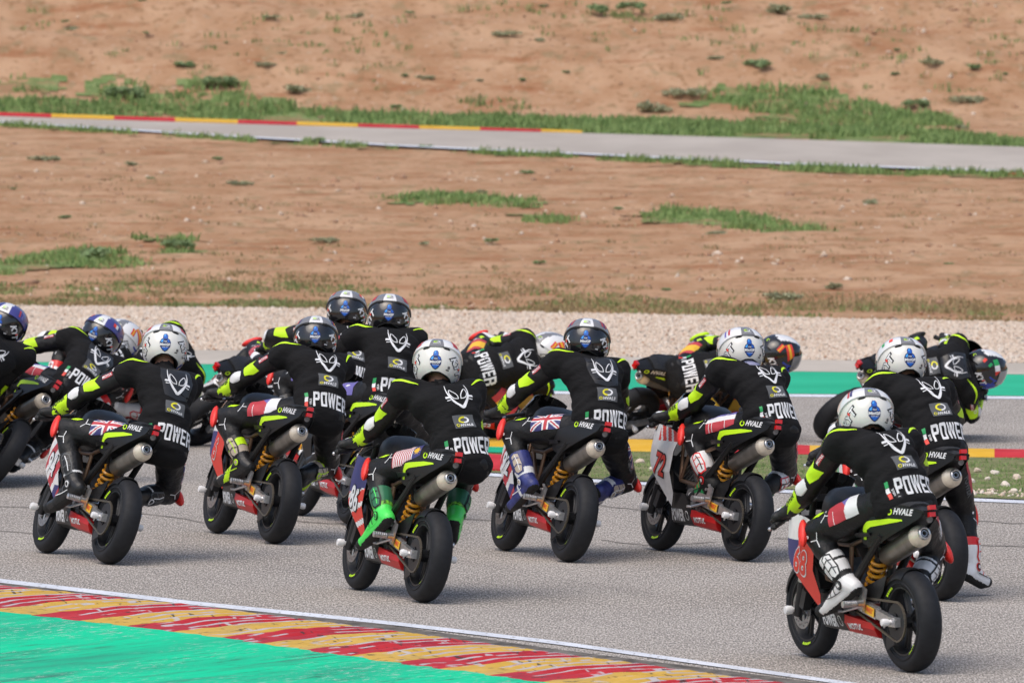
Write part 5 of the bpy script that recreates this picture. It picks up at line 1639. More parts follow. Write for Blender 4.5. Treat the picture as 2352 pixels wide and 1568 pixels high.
def build_rider(spec):
    M = spec['M']
    root = empty('person', M)
    tag(root, spec['label'], 'person', 'riders in the pack')
    J = spec['J']
    right = (J['RS'] - J['LS']).normalized() * .35 + Vector((1, 0, 0)) * .65; right.normalize()
    J['LHIP'] = J['PEL'] - right * .075 + Vector((0, .03, .0)); J['RHIP'] = J['PEL'] + right * .075 + Vector((0, .03, -.01))
    body = make_body(J, spec); bo = link('body', body, root); bvh_b = bvh_of(body)
    vest = make_vest(J, spec); vo = link('vest', vest, root); bvh_v = bvh_of(vest)
    # back prints
    up = (J['NECK'] - J['PEL']).normalized(); X = (J['RS'] - J['LS']).normalized(); Xh = (J['RHIP'] - J['LHIP']).normalized()
    def frame(t, x):
        x = (x - up * x.dot(up)).normalized(); b = x.cross(up).normalized(); return J['PEL'].lerp(J['NECK'], t), x, up, b
    c, x, u, b = frame(.03, Xh.lerp(X, .15)); lay('vest_lettering', POWER, onto(bvh_v, c + x * .004, x, u, b), vo, .003)
    c, x, u, b = frame(.35, Xh.lerp(X, .4)); lay('vest_patch', PATCH, onto(bvh_v, c + x * .01, x, u, b), vo, .003)
    c, x, u, b = frame(.70, X)
    if spec.get('panel'): lay('back_panel', BACK_PANEL, onto(bvh_v, c + x * spec.get('alien_dx', .02), x, u, b), vo, .0015)
    lay('vest_emblem', ALIEN, onto(bvh_v, c + x * spec.get('alien_dx', .02), x, u, b), vo, .003)
    for s, sg in (('L', -1), ('R', 1)):      # piping on the shoulders
        q = J[s + 'S']; n = (Vector((sg * .45, -.35, .82))).normalized(); a = (J[s + 'E'] - q); a = (a - n * a.dot(n)).normalized(); b_ = n.cross(a)
        lay('shoulder_piping', [(*stroke2d(curve2d([(-.085, -.012), (-.03, .010), (.04, .004), (.09, -.022)], 5), [.004 + .011 * math.sin(math.pi * w / 15) for w in range(16)]), spec.get('pipe', 'neon'), 0)], onto(bvh_v, q - Vector((0, .0, 0)), a, b_, n, .16), vo, .003)
    # arms
    for s, sg in (('L', -1), ('R', 1)):
        sh, el, ha = J[s + 'S'], J[s + 'E'], J[s + 'H']; arm = (ha - el).normalized(); L = (ha - el).length
        out = Vector((sg * .62, -.42, .45)); n = (out - arm * out.dot(arm)).normalized()
        V = n.cross(arm) if sg < 0 else n.cross(arm)
        # u runs from the hand to the elbow on the left arm so the lettering reads from behind
        U = -arm if sg < 0 else arm
        V = n.cross(U)
        at_ = lambda d: el + arm * d
        o = at_(L * .52); sgn = 1 if sg < 0 else -1
        h = .5 * L * .52
        pan = [(-h * 1.0, -.030), (-h * .2, -.040), (h * .55, -.046), (h * .95, -.012), (h * .85, .034), (h * .1, .040), (-h, .030)]
        des = [(*poly2d([(sgn * a, b) for a, b in pan][::sgn], .012), 'neon', 0), (*moved(text2d('POWER', .030, .04, .75, 0, .012), 0, .004), 'print_black', 1)]
        lay('forearm_panel', des, onto(bvh_b, o, U, V, n, .12), bo, .003)
        q = el + arm * .035
        cup = [(-.040, -.018), (-.022, -.034), (.030, -.034), (.045, -.010), (.040, .022), (.014, .034), (-.030, .028)]
        v, f = poly2d([(a * 1.05, b_) for a, b_ in cup], .012)
        pl = onto(bvh_b, q, U, V, n, .12)
        plate('elbow_guard', v, f, lambda a, b_: (pl(a, b_)[0] + pl(a, b_)[1] * (.011 - 4.5 * (a * a + b_ * b_)), n), .008, ['white'], bo)
        ua = (el - sh).normalized(); Lu = (el - sh).length; n2 = (out - ua * out.dot(ua)).normalized(); U2 = -ua if sg < 0 else ua; V2 = n2.cross(U2)
        o2 = el - ua * .085
        pan2 = [(-.055, -.030), (.0, -.044), (.050, -.048), (.024, .002), (.062, .036), (.0, .040), (-.050, .026)]
        lay('upper_arm_panel', [(*poly2d([(sgn * a, b_) for a, b_ in pan2][::sgn], .012), 'neon', 0)], onto(bvh_b, o2, U2, V2, n2, .12), bo, .003)
        o3 = sh.lerp(el, .42)
        lay('sleeve_print', [(*moved(text2d('MOTUL', .016, .03, .9), 0, -.008), 'print_white', 1), (*moved(poly2d([(-.035, -.020), (.035, -.020), (.035, .004), (-.035, .004)], .02), 0, 0), 'flag_red', 0), (*moved(ring2d(.018, .012, .006), sgn * .055 if sg < 0 else .055, .012), 'print_white', 0)],
            onto(bvh_b, o3, U2, V2, n2, .12), bo, .003)
        hb = J[s + 'HBAR']
        link('glove', glove_mesh(ha, el, hb, sg, spec.get('cuff', 'neon')), root)
        # legs
        hip, kn, an, to = J[s + 'HIP'], J[s + 'K'], J[s + 'A'], J[s + 'T']
        mats, style = BOOTS[spec.get('boots', 'black')]
        link('boot', boot_mesh(kn, an, to, mats, style), root)
        # raised plates, straps and ankle guard of the boot
        bt = [o for o in root.children if o.name.startswith('boot')][-1]; bb = bvh_of(bt.data)
        shn = (kn - an).normalized(); fwd_ = (to - an).normalized()
        pl_c, ed_c, mk_c = BOOT_TRIM[spec.get('boots', 'black')]
        for dirn_, tag_ in ((Vector((sg * .8, -.6, .1)), 'out'), (Vector((sg * .35, .9, .2)), 'front')):
            nb = (dirn_ - shn * dirn_.dot(shn)).normalized(); ub = shn.cross(nb)
            cc = an + (kn - an) * .32
            d = [(*poly2d([(-.030, -.050), (-.016, -.072), (.020, -.066), (.032, -.02), (.028, .052), (.0, .066), (-.026, .050)], .014), ed_c, 0),
                 (*poly2d([(-.023, -.046), (-.012, -.062), (.014, -.058), (.025, -.018), (.021, .046), (.0, .056), (-.019, .044)], .014), pl_c, 1),
                 (*stroke2d([(-.020, -.02), (.0, -.012), (.022, -.024)], .006), ed_c, 2), (*stroke2d([(-.018, .022), (.0, .030), (.020, .020)], .006), ed_c, 2), (*stroke2d([(.004, -.05), (.008, .0), (.002, .045)], .005), mk_c, 2)]
            lay('boot_plate', d, onto(bb, cc, ub, shn, nb, .14), bt, .004, .0022)
        nb = Vector((sg * .85, -.5, .1)); nb = (nb - fwd_ * nb.dot(fwd_)).normalized(); vb = nb.cross(fwd_)
        if vb.z < 0: vb = -vb
        lay('ankle_guard', [(*ring2d(.024, .024, .024, 0, 360, 18), ed_c, 0), (*ring2d(.018, .018, .007, 0, 360, 18), mk_c, 1), (*poly2d([(-.009, -.009), (.009, -.009), (.009, .009), (-.009, .009)], .02), pl_c, 1)], onto(bb, an + fwd_ * .004, fwd_, vb, nb, .14), bt, .005, .0022)
        lay('boot_seam', [(*stroke2d(curve2d([(.035, .034), (.060, .010), (.064, -.022)], 6), .006), ed_c, 0), (*stroke2d(curve2d([(.075, .030), (.096, .010), (.104, -.016)], 6), .006), ed_c, 0), (*stroke2d(curve2d([(.02, -.028), (.08, -.020), (.14, -.004)], 6), .005), mk_c, 1)], onto(bb, an, fwd_, vb, nb, .14), bt, .003)
        th = (hip - kn).normalized(); Lt = (hip - kn).length
        outl = Vector((sg * .75, -.25, .6)); nt_ = (outl - th * outl.dot(th)).normalized(); Ut = th if sg < 0 else -th; Vt = nt_.cross(Ut)
        if spec.get('flag'):
            lay('thigh_flag', raster2d(.205, .125, flag_fn(spec['flag']), 56, 32), onto(bvh_b, kn + th * (Lt * .56), Ut, Vt, nt_, .16), bo, .003)
        # knee slider: oval puck on the outside of the knee
        shin = (an - kn).normalized(); kout = (kn - (hip + an) / 2).normalized()
        side = Vector((sg, 0, 0)); side = (side - th * side.dot(th) * .5).normalized()
        dirn = (side * .85 + kout * .55).normalized()
        t_ = (shin + Vector((0, .2, 0)) * 0).normalized(); t_ = (t_ - dirn * t_.dot(dirn)).normalized(); w_ = dirn.cross(t_)
        rot = Matrix((w_, t_, dirn)).transposed()
        mb = MB(); mb.ball(kn + dirn * .060 + t_ * .012, (.034, .080, .024), 16, 0, rot)
        mb.obj('knee_slider', [spec.get('slider', 'slider_red')], root)
        o4 = kn + th * .075
        lay('knee_panel', [(*poly2d([(-.03, .02), (.02, .01), (.05, .028), (.0, .044)], .012), 'neon', 0)], onto(bvh_b, o4, Ut, Vt, nt_, .16), bo, .003)
        o5 = kn.lerp(an, .22); sh_n = (Vector((sg * .7, -.6, .2))); sh_n = (sh_n - shin * sh_n.dot(shin)).normalized(); Us = sh_n.cross(shin) * -1
        lay('leg_print', [(*stroke2d([(-.03, .03), (-.004, .004), (.028, .02)], .005), 'print_white', 0), (*stroke2d([(-.004, .004), (.002, -.035)], .005), 'print_white', 0), (*moved(ring2d(.008, .008, .008), .03, .05), 'print_white', 0)], onto(bvh_b, o5, Us, -shin, sh_n, .12), bo, .003)
        o6 = kn + th * Lt * .28
        lay('leg_print', [(*stroke2d([(-.02, -.03), (.006, -.004), (.0, .035)], .0045), 'print_white', 0), (*stroke2d([(.006, -.004), (.04, -.012)], .0045), 'print_white', 0)], onto(bvh_b, o6, Ut, Vt, nt_, .16), bo, .003)
        if sg > 0:
            bk = Vector((.35, -1, .15)); bk = (bk - th * bk.dot(th)).normalized()
            lay('leg_print', [(*text2d('POWER', .045, .03, .62), 'print_grey' if spec['seed'] % 2 else 'helmet_grey', 0)], onto(bvh_b, kn + th * Lt * .45, -th, bk.cross(-th), bk, .16), bo, .003)
    # helmet
    K = helmet_kit(spec.get('helmet', 'white'), spec.get('hflag', 'none'))
    yaw, pitch, roll = spec.get('head', (0, -14, 0))
    HM = Matrix.Translation(J['HEAD']) @ spec['M'].to_3x3().inverted().to_4x4() @ Euler((R(pitch - 4), R(roll), R(yaw)), 'XYZ').to_matrix().to_4x4()
    h = link('helmet', K['shell'], root); h.matrix_local = HM @ Matrix.Diagonal((1.05, 1.06, .98, 1))
    for k in ('spoiler', 'visor', 'rim_trim', 'rear_vent', 'rear_vent2'): link(k.rstrip('2'), K[k], h)
    for p in K['prints']: link('helmet_print', p, h)
    if spec.get('collar'):
        mb = MB(); a = J['NECK']; d = (J['HEAD'] - a).normalized(); mb.lathe([(.070, -.02), (.082, .0), (.083, .035), (.076, .04)], a, d, 20); mb.obj('collar', ['collar_lilac'], root)
    return root

# ================================================================== THE FIELD
def P(x, y): return at(x, y)
SPECS = []
def racer(**k):
    k['seed'] = len(SPECS) + 1
    k['M'] = lean_matrix(at(*k['rear']), at(*k['front']) if k.get('front') else None, R(k['yaw']) if 'yaw' in k else None, R(k['lean']))
    k['J'] = fit_joints(k)
    J = k['J']
    k['hand_l'], k['hand_r'] = J['LH'].copy(), J['RH'].copy()
    for s, sg in (('L', -1), ('R', 1)): J[s + 'HBAR'] = J[s + 'H'] - Vector((sg * .088, .872, .815))
    if not k.get('quiet'):
        ln = lambda a, b: round((J[a] - J[b]).length, 2)
        print('RIDER', k['seed'], 'torso', ln('PEL', 'NECK'), 'sh', ln('LS', 'RS'), 'uarm', ln('LS', 'LE'), 'farm', ln('LE', 'LH'), 'thigh', ln('PEL', 'LK'), 'shin', ln('LK', 'LA'), 'foot', ln('LA', 'LT'), 'Rthigh', ln('PEL', 'RK'), 'Rshin', ln('RK', 'RA'))
    SPECS.append(k)

# --- the seven in front
racer(rear=(243, 1295), front=(103, 1270), lean=16, helmet='white', hflag='my', flag='uk', livery='union', number='94', boots='black', head=(2, -16, 4), panel=True,
      px=dict(HEAD=(382, 788), NECK=(381, 838), LS=(308, 858), RS=(433, 892), LE=(192, 905), LH=(108, 958), PEL=(372, 1012), LK=(150, 985), LA=(172, 1112), LT=(112, 1166), RK=(388, 1132), RA=(322, 1140, .30), RT=(288, 1190, .5)),
      label='rider in white helmet with union flag on thigh, leftmost of the front riders', bike_label='leaning motorcycle with union flag fairing and yellow tail stripe, leftmost of the front row')
racer(rear=(625, 1248), front=(500, 1225), lean=11, helmet='black', hflag='cz', flag='cz', livery='czech', number='6', num_style='outline', boots='mixed', head=(0, -14, 3),
      px=dict(HEAD=(727, 768), NECK=(722, 806), LS=(660, 816), RS=(785, 846), LE=(563, 868), LH=(490, 914), PEL=(732, 940), LK=(515, 960), LA=(560, 1062), LT=(502, 1106), RK=(752, 1075), RA=(708, 1085, .32), RT=(690, 1130, .52)),
      label='rider in black helmet with red, white and blue thigh patch and beige boots', bike_label='motorcycle with outlined number 6 on its fairing, second from left in front')
racer(rear=(968, 1383), front=(815, 1353), lean=9, helmet='white', hflag='my', flag='my', livery='malaysia', number='86', boots='green', head=(-4, -14, 2), alien_dx=.03,
      px=dict(HEAD=(1007, 825), NECK=(1010, 880), LS=(928, 905), RS=(1086, 908), LE=(874, 972), LH=(797, 1032), PEL=(1060, 1045), LK=(866, 1080), LA=(882, 1182), LT=(830, 1250), RK=(1062, 1098, .58), RA=(1046, 1185), RT=(1038, 1240)),
      label='rider in bright green boots with striped red and white flag on the thigh', bike_label='motorcycle numbered 86 with blue and red fairing, nearest in the middle')
racer(rear=(1300, 1290), front=(1160, 1265), lean=12, helmet='black', hflag='uk', flag='uk', livery='union', number='92', boots='blue', head=(-4, -10, 3), panel=True, stripe=False,
      px=dict(HEAD=(1351, 774), NECK=(1352, 815), LS=(1290, 836), RS=(1412, 858), LE=(1197, 896), LH=(1131, 962), PEL=(1378, 980), LK=(1174, 990), LA=(1212, 1105), LT=(1172, 1165), RK=(1438, 1105), RA=(1384, 1125, .30), RT=(1352, 1170, .50)),
      label='rider in black helmet and blue boots with union flag on the thigh', bike_label='motorcycle with union flag fairing whose black tail has no yellow stripe')
racer(rear=(1705, 1288), front=(1525, 1265), lean=7.5, helmet='white', hflag='nl', flag='nl', livery='pale', number='72', num_style='red', boots='styl', head=(18, -10, 2), collar=True,
      px=dict(HEAD=(1703, 794), NECK=(1718, 840), LS=(1672, 856), RS=(1772, 874), LE=(1592, 930), LH=(1513, 968), PEL=(1772, 968), LK=(1588, 1000), LA=(1630, 1100), LT=(1588, 1142), RK=(1804, 1092), RA=(1772, 1112, .32), RT=(1745, 1155, .52)),
      label='rider with pale lilac collar and white boots, on the machine numbered 72', bike_label='motorcycle with white fairing and red number 72')
racer(rear=(2095, 1543), front=(1878, 1510), lean=-1.5, helmet='white', hflag='cz', flag='cz', livery='czech', number='68', num_style='outline', boots='white', head=(14, -14, 2),
      px=dict(HEAD=(1988, 942), NECK=(2000, 995), LS=(1940, 1020), RS=(2078, 1024), LE=(1866, 1112), LH=(1798, 1194), PEL=(2070, 1142), LK=(1872, 1222), LA=(1945, 1338), LT=(1886, 1402), RK=(2146, 1262), RA=(2112, 1340, .34), RT=(2096, 1385, .55)),
      label='nearest rider, lower right, white helmet and white boots, red patch on the thigh', bike_label='nearest motorcycle with outlined 68 on a white, blue and red fairing, lower right')
racer(rear=(2160, 1378), yaw=23, lean=1, helmet='white', hflag='it', flag='it', livery='italy', boots='redwhite', head=(16, -14, 2),
      px=dict(HEAD=(2070, 820), NECK=(2090, 868), LS=(2040, 890), RS=(2148, 902), LE=(1935, 985), LH=(1880, 1055), PEL=(2152, 1015), RK=(2214, 1175, .30), RA=(2229, 1306, .20), RT=(2266, 1336, .27)),
      loc=dict(LK=(-.25, .55, .70)),
      label='rider in white helmet with red and white boots, right foot on the track', bike_label='motorcycle half hidden behind the nearest one, white and green fairing')
# --- pair in the second row
racer(rear=(800, 1206), front=(688, 1184), lean=18, helmet='black', hflag='my', flag='au', boots='black', head=(0, -12, 4),
      px=dict(HEAD=(897, 716), NECK=(895, 752), LS=(832, 778), RS=(945, 786), PEL=(890, 905), RK=(985, 1010)),
      label='rider in black helmet, right one of the close pair behind the front row', bike_label='motorcycle with red belly pan behind the pair of front machines, yellow tail stripe')
racer(rear=(722, 1138), front=(622, 1116), lean=13, helmet='black', hflag='fr', flag='au', boots='black', head=(-4, -12, 4),
      px=dict(HEAD=(799, 706), NECK=(803, 748), LS=(752, 768), RS=(852, 775), PEL=(800, 875)),
      label='rider in black helmet whose head stands highest in the pack', bike_label='motorcycle hidden behind the second front rider')
# --- bunch at the left edge
racer(rear=(-38, 1118), yaw=14, lean=34, helmet='violet', hflag='fr', flag='nl', boots='black', head=(-22, -8, 22), panel=True,
      px=dict(HEAD=(240, 762), NECK=(222, 806), LS=(168, 782), RS=(268, 850), LE=(52, 800), LH=(-8, 845), PEL=(168, 890), LK=(8, 845), RK=(95, 1015, .45), RA=(52, 1048, .30), RT=(28, 1075, .5)),
      label='rider leaning hard at left edge, blue, white and red thigh flag', bike_label='hard leaning motorcycle cut by the left edge with silver muffler')
racer(rear=(-260, 1130), yaw=14, lean=33, helmet='violet', hflag='nl', flag='nl', boots='black', head=(-20, -8, 20),
      px=dict(HEAD=(20, 735), NECK=(5, 778), LS=(-50, 757), RS=(52, 822)), loc=dict(),
      label='rider cut off by the left edge, only black helmet and shoulder showing', bike_label='motorcycle almost wholly past the left edge', quiet=True)
racer(rear=(60, 1040), yaw=-4, lean=36, helmet='spain_white', hflag='es', flag='es', boots='redwhite', head=(-30, -6, 24),
      px=dict(HEAD=(285, 770), NECK=(262, 805), LS=(205, 785), RS=(300, 850), LE=(112, 776), LH=(50, 812)),
      label='rider with yellow striped white helmet, half hidden behind the leaning rider at left', bike_label='leaning motorcycle hidden in the bunch at left, red and yellow flag above it', quiet=True, livery='spain')
racer(rear=(120, 1012), yaw=-22, lean=40, tuck=True, helmet='spain_white', hflag='uk', flag='uk', boots='redwhite', head=(-50, -6, 26),
      px=dict(HEAD=(318, 812, .66), LE=(245, 815, .55)), loc=dict(LH=(-.22, .78, .74)),
      label='rider of whom only a low white and blue helmet shows, behind left bunch', bike_label='farthest motorcycle in the bunch at left, hidden behind the others', quiet=True)
# --- the leaders, already turned to the right
racer(rear=(1900, 1012), yaw=-47, lean=46, slider='glove_black', tuck=True, helmet='split', hflag='it', flag='it', boots='black', head=(-62, -4, 24),
      px=dict(LE=(2172, 798, .52), HEAD=(2262, 848, .68)), panel=True, label='leader with green, white and red band on black and white helmet, far right', bike_label='leaning motorcycle heading right with pale muffler, farthest to the right', quiet=True)
racer(rear=(1400, 1010), yaw=-50, lean=47, slider='neon', tuck=True, helmet='split', hflag='es', flag='es', boots='black', head=(-66, -4, 24), livery='spain',
      px=dict(LE=(1622, 788, .52), HEAD=(1790, 814, .68)), label='rider leaning right with red and yellow band on dark helmet, beyond number 72', bike_label='leaning motorcycle with yellow and red flank beyond the machine numbered 72', quiet=True)
racer(rear=(912, 1020), yaw=-38, lean=42, tuck=True, helmet='spain_white', hflag='es', flag='es', boots='redwhite', head=(-55, -4, 24), livery='spain',
      px=dict(LE=(1128, 792, .52), HEAD=(1262, 808, .68)), label='rider leaning right in white helmet with yellow and red flag on the raised thigh', bike_label='leaning motorcycle beyond the green booted rider, bronze frame showing', quiet=True)
racer(rear=(436, 1022), yaw=-46, lean=45, tuck=True, helmet='black', hflag='cz', flag='cz', boots='redwhite', head=(-60, -4, 24),
      px=dict(LE=(655, 785, .52), LK=(588, 800, .45), LA=(503, 878, .2), LT=(472, 893, .25)), label='rider leaning right behind the second front rider, one leg and arm showing', bike_label='leaning motorcycle with its big rear wheel between the two left front riders', quiet=True)

for k in SPECS:
    build_bike(k)
    build_rider(k)

# ================================================================== GRASS, WEEDS, STONES
def leaf_mat(name, c1, c2, rough=0.7):
    m = bpy.data.materials.new(name); m.use_nodes = True; nt = m.node_tree; b = nt.nodes['Principled BSDF']
    b.inputs['Roughness'].default_value = rough; b.inputs['Specular IOR Level'].default_value = 0.25
    g = nt.nodes.new('ShaderNodeNewGeometry'); rp = nt.nodes.new('ShaderNodeValToRGB')
    rp.color_ramp.elements[0].color = (*c1, 1); rp.color_ramp.elements[1].color = (*c2, 1)
    nt.links.new(g.outputs['Random Per Island'], rp.inputs[0]); nt.links.new(rp.outputs[0], b.inputs['Base Color'])
    MATS[name] = m
leaf_mat('grass_bright', (0.15, 0.245, 0.075), (0.28, 0.375, 0.14))
leaf_mat('grass_dull', (0.16, 0.22, 0.075), (0.30, 0.32, 0.14))
leaf_mat('grass_dry', (0.24, 0.19, 0.09), (0.40, 0.31, 0.17))
leaf_mat('shrub_dark', (0.17, 0.26, 0.11), (0.29, 0.38, 0.19))
leaf_mat('shrub_grey', (0.26, 0.29, 0.16), (0.40, 0.40, 0.26))

def blades(P, H, W, per, spread, lean=0.5):
    """Bent blades: two triangles each, bunched round the points P."""
    n = len(P); N = n * per
    base = np.repeat(P, per, 0) + np.concatenate([rng.normal(0, 1, (N, 2)) * np.repeat(spread, per)[:, None], np.zeros((N, 1))], 1)
    h = np.repeat(H, per) * rng.uniform(.45, 1.1, N); w = np.repeat(W, per) * rng.uniform(.7, 1.3, N)
    a = rng.uniform(0, 2 * np.pi, N); b = rng.uniform(0, 2 * np.pi, N); l = h * rng.uniform(.05, lean, N)
    side = np.stack([np.cos(a), np.sin(a), np.zeros(N)], 1) * w[:, None]
    tip = np.stack([np.cos(b) * l, np.sin(b) * l, h], 1); mid = np.stack([np.cos(b) * l * .3, np.sin(b) * l * .3, h * .6], 1)
    base[:, 2] -= .01
    V = np.stack([base - side, base + side, base + mid + side * .8, base + mid - side * .8, base + tip], 1).reshape(-1, 3)
    k = (np.arange(N) * 5)[:, None]
    f = np.concatenate([k + np.array([[0, 1, 2]]), k + np.array([[0, 2, 3]]), k + np.array([[3, 2, 4]])], 1).reshape(-1)
    return V, f

def in_poly(x, y, poly):
    c = np.zeros(len(x), bool); j = len(poly) - 1
    for i in range(len(poly)):
        xi, yi = poly[i]; xj, yj = poly[j]
        cond = ((yi > y) != (yj > y)) & (x < (xj - xi) * (y - yi) / (yj - yi + 1e-12) + xi)
        c ^= cond; j = i
    return c

ground_mat('turf_soil', (0.13, 0.195, 0.065), (0.22, 0.275, 0.115), 5, detail=8, bump=0.6, bscale=14, bdist=0.08, big=(1.3, (0.325, 0.20, 0.115), 0.47, 0.60, (1, 1, 1)))
def rough_z(x, y):
    z = ground_z(y)
    if 96 < y < 190: z += min(1, (y - 96) / 3) * calm(y) * (0.05 if y < 128 else 0.14) * noise.fractal(Vector((x * 0.55, y * 0.8, 3)), 0.8, 2.1, 5)
    return z
def turf(name, polys, cell=0.11, lift=.010, edge=.75):
    """Ragged sheets of close turf, lying on the dirt."""
    V, Fc = [], []
    for poly_px in polys:
        W = [at(x, y) for x, y in poly_px]; poly = [(p.x, p.y) for p in W]
        xs = np.arange(min(p[0] for p in poly) - 1, max(p[0] for p in poly) + 1, cell); ys = np.arange(min(p[1] for p in poly) - 1, max(p[1] for p in poly) + 1, cell)
        gx, gy = np.meshgrid(xs, ys); wob = np.array([[noise.fractal(Vector((a * 1.1, b * 1.1, 9)), 1, 2, 4) for a, b in zip(r, q)] for r, q in zip(gx, gy)])
        wob2 = np.array([[noise.fractal(Vector((a * 1.1, b * 1.1, 29)), 1, 2, 4) for a, b in zip(r, q)] for r, q in zip(gx, gy)])
        inside = in_poly((gx + wob * edge).ravel(), (gy + wob2 * edge).ravel(), poly).reshape(gx.shape)
        idx = {}
        for j in range(gx.shape[0] - 1):
            for i in range(gx.shape[1] - 1):
                if inside[j, i] and inside[j, i + 1] and inside[j + 1, i] and inside[j + 1, i + 1] or (inside[j, i] and inside[j + 1, i + 1]):
                    q = []
                    for jj, ii in ((j, i), (j, i + 1), (j + 1, i + 1), (j + 1, i)):
                        k = (len(V), None)
                        if (jj, ii) not in idx:
                            x, y = gx[jj, ii] + wob[jj, ii] * .05, gy[jj, ii] + wob2[jj, ii] * .05
                            idx[(jj, ii)] = len(V); V.append((x, y, rough_z(x, y) + lift + .02 * wob[jj, ii]))
                        q.append(idx[(jj, ii)])
                    Fc += q
    if V: return tag(link(name, fast_mesh(name, np.array(V), np.array(Fc), 4, ['turf_soil'], smooth=True)), kind='structure')

def patch_points(poly_px, dens, ragged=0.5, scale=1.2, seed=0):
    W = [at(x, y) for x, y in poly_px]; poly = [(p.x, p.y) for p in W]
    xs = [p[0] for p in poly]; ys = [p[1] for p in poly]
    area = (max(xs) - min(xs)) * (max(ys) - min(ys)); n = int(area * dens)
    x = rng.uniform(min(xs), max(xs), n); y = rng.uniform(min(ys), max(ys), n)
    keep = in_poly(x, y, poly); x, y = x[keep], y[keep]
    q = np.array([noise.fractal(Vector((a * scale + seed, b * scale, 1.5)), 1, 2, 3) for a, b in zip(x, y)])
    keep = q > (ragged - .5) * .9; x, y = x[keep], y[keep]
    z = np.array([ground_z(b) for b in y])
    for i in range(len(x)):
        if 96 < y[i] < 190: z[i] += min(1, (y[i] - 96) / 3) * calm(y[i]) * (0.05 if y[i] < 128 else 0.14) * noise.fractal(Vector((x[i] * 0.55, y[i] * 0.8, 3)), 0.8, 2.1, 5)
    return np.stack([x, y, z], 1)

def grass(name, patches, h, w, per, spread, material):
    Ps = [patch_points(*p) for p in patches]
    P = np.concatenate([p for p in Ps if len(p)])
    V, f = blades(P, np.full(len(P), h) * rng.uniform(.5, 1.3, len(P)), np.full(len(P), w), per, np.full(len(P), spread))
    print('GRASS', name, len(P), len(f) // 3)
    return tag(link(name, fast_mesh(name, V, f, 3, [material])), kind='stuff')

top = [(x, y) for x, y in ((-700, 246), (0, 264), (400, 276), (800, 289), (1337, 310), (1800, 324), (2352, 342), (3000, 362))]
belt_hi = [(3000, 346), (2352, 330), (2190, 306), (1900, 290), (1500, 280), (1100, 268), (900, 262), (650, 250), (420, 242), (200, 235), (0, 230), (-700, 212)]
LEFT_A = [(-700, 160), (0, 180), (165, 186), (190, 205), (120, 222), (0, 214), (-700, 195)]
LEFT_B = [(230, 202), (300, 190), (350, 206), (370, 212), (560, 216), (670, 232), (690, 250), (480, 246), (380, 238), (240, 232)]
LEFT_C = [(440, 188), (520, 182), (575, 196), (540, 210), (450, 207)]
RIGHT_A = [(1555, 216), (1640, 205), (1760, 202), (1880, 206), (1960, 222), (2040, 248), (2170, 268), (2210, 292), (2060, 290), (1800, 276), (1755, 262), (1640, 236)]
VERGE = top + belt_hi
EDGE = [(-700, 268), (0, 289), (480, 319), (941, 345), (1411, 366), (1811, 385), (2352, 404), (3000, 424), (3000, 433), (2352, 415), (1811, 394), (1411, 371), (941, 348), (480, 322), (0, 291)]
MID_L = [(-500, 606), (0, 604), (100, 584), (200, 572), (300, 590), (322, 610), (240, 618), (120, 626), (0, 636), (-500, 640)]
MID_C = [(870, 452), (980, 444), (1150, 452), (1285, 466), (1250, 478), (1000, 474), (900, 464)]
MID_D = [(1180, 494), (1240, 488), (1325, 504), (1280, 514), (1200, 508)]
MID_R = [(1470, 496), (1550, 484), (1680, 494), (1800, 510), (1945, 528), (1880, 536), (1700, 526), (1520, 518)]
turf('turf', [VERGE, LEFT_A, LEFT_B, LEFT_C, RIGHT_A, EDGE, MID_L, MID_D, MID_R, MID_C,
              [(300, 548), (340, 542), (375, 552), (340, 562)], [(372, 560), (400, 545), (445, 545), (440, 572), (400, 588), (372, 582)]])
grass('verge_grass', [(VERGE, 150, .22, 1.0, 1), (LEFT_A, 100, .36, .9, 2), (LEFT_B, 100, .36, .9, 3), (LEFT_C, 90, .40, 1, 4), (RIGHT_A, 110, .28, .8, 5)], .11, .014, 7, .06, 'grass_bright')
grass('track_edge_grass', [(EDGE, 200, .25, 1.2, 6)], .10, .012, 7, .05, 'grass_bright')
grass('bank_grass', [([(1330, 32), (1400, 22), (1470, 38), (1490, 58), (1400, 62), (1345, 52)], 90, .35, .9, 7), ([(1440, 166), (1560, 158), (1640, 176), (1560, 184), (1450, 180)], 40, .42, 1, 8),
                     ([(190, 122), (260, 112), (320, 122), (250, 136), (200, 134)], 50, .45, 1, 9), ([(1060, 235), (1160, 228), (1240, 244), (1160, 256), (1070, 250)], 60, .42, 1, 19),
                     ([(0, 0), (2352, 0), (2352, 240), (1200, 230), (0, 180)], 4.5, .55, .5, 20)], .10, .012, 8, .07, 'grass_dull')
grass('infield_grass', [(MID_C, 60, .42, 1.2, 10), (MID_D, 80, .36, 1, 11), (MID_R, 70, .38, 1.1, 12), (MID_L, 70, .34, .9, 13),
                        ([(300, 548), (340, 542), (375, 552), (340, 562)], 70, .4, 1, 14), ([(372, 560), (400, 545), (445, 545), (440, 572), (400, 588), (372, 582)], 60, .4, 1, 15)], .09, .012, 8, .06, 'grass_bright')
grass('trap_edge_grass', [([(-700, 645), (0, 652), (300, 650), (600, 655), (900, 662), (1050, 680), (1020, 709), (460, 706), (0, 702), (-700, 695)], 80, .44, .8, 16),
                          ([(1050, 670), (1400, 672), (1700, 690), (2352, 712), (3000, 730), (3000, 762), (2352, 742), (1440, 725), (1020, 712)], 16, .58, .9, 17)], .055, .010, 8, .06, 'grass_dull')
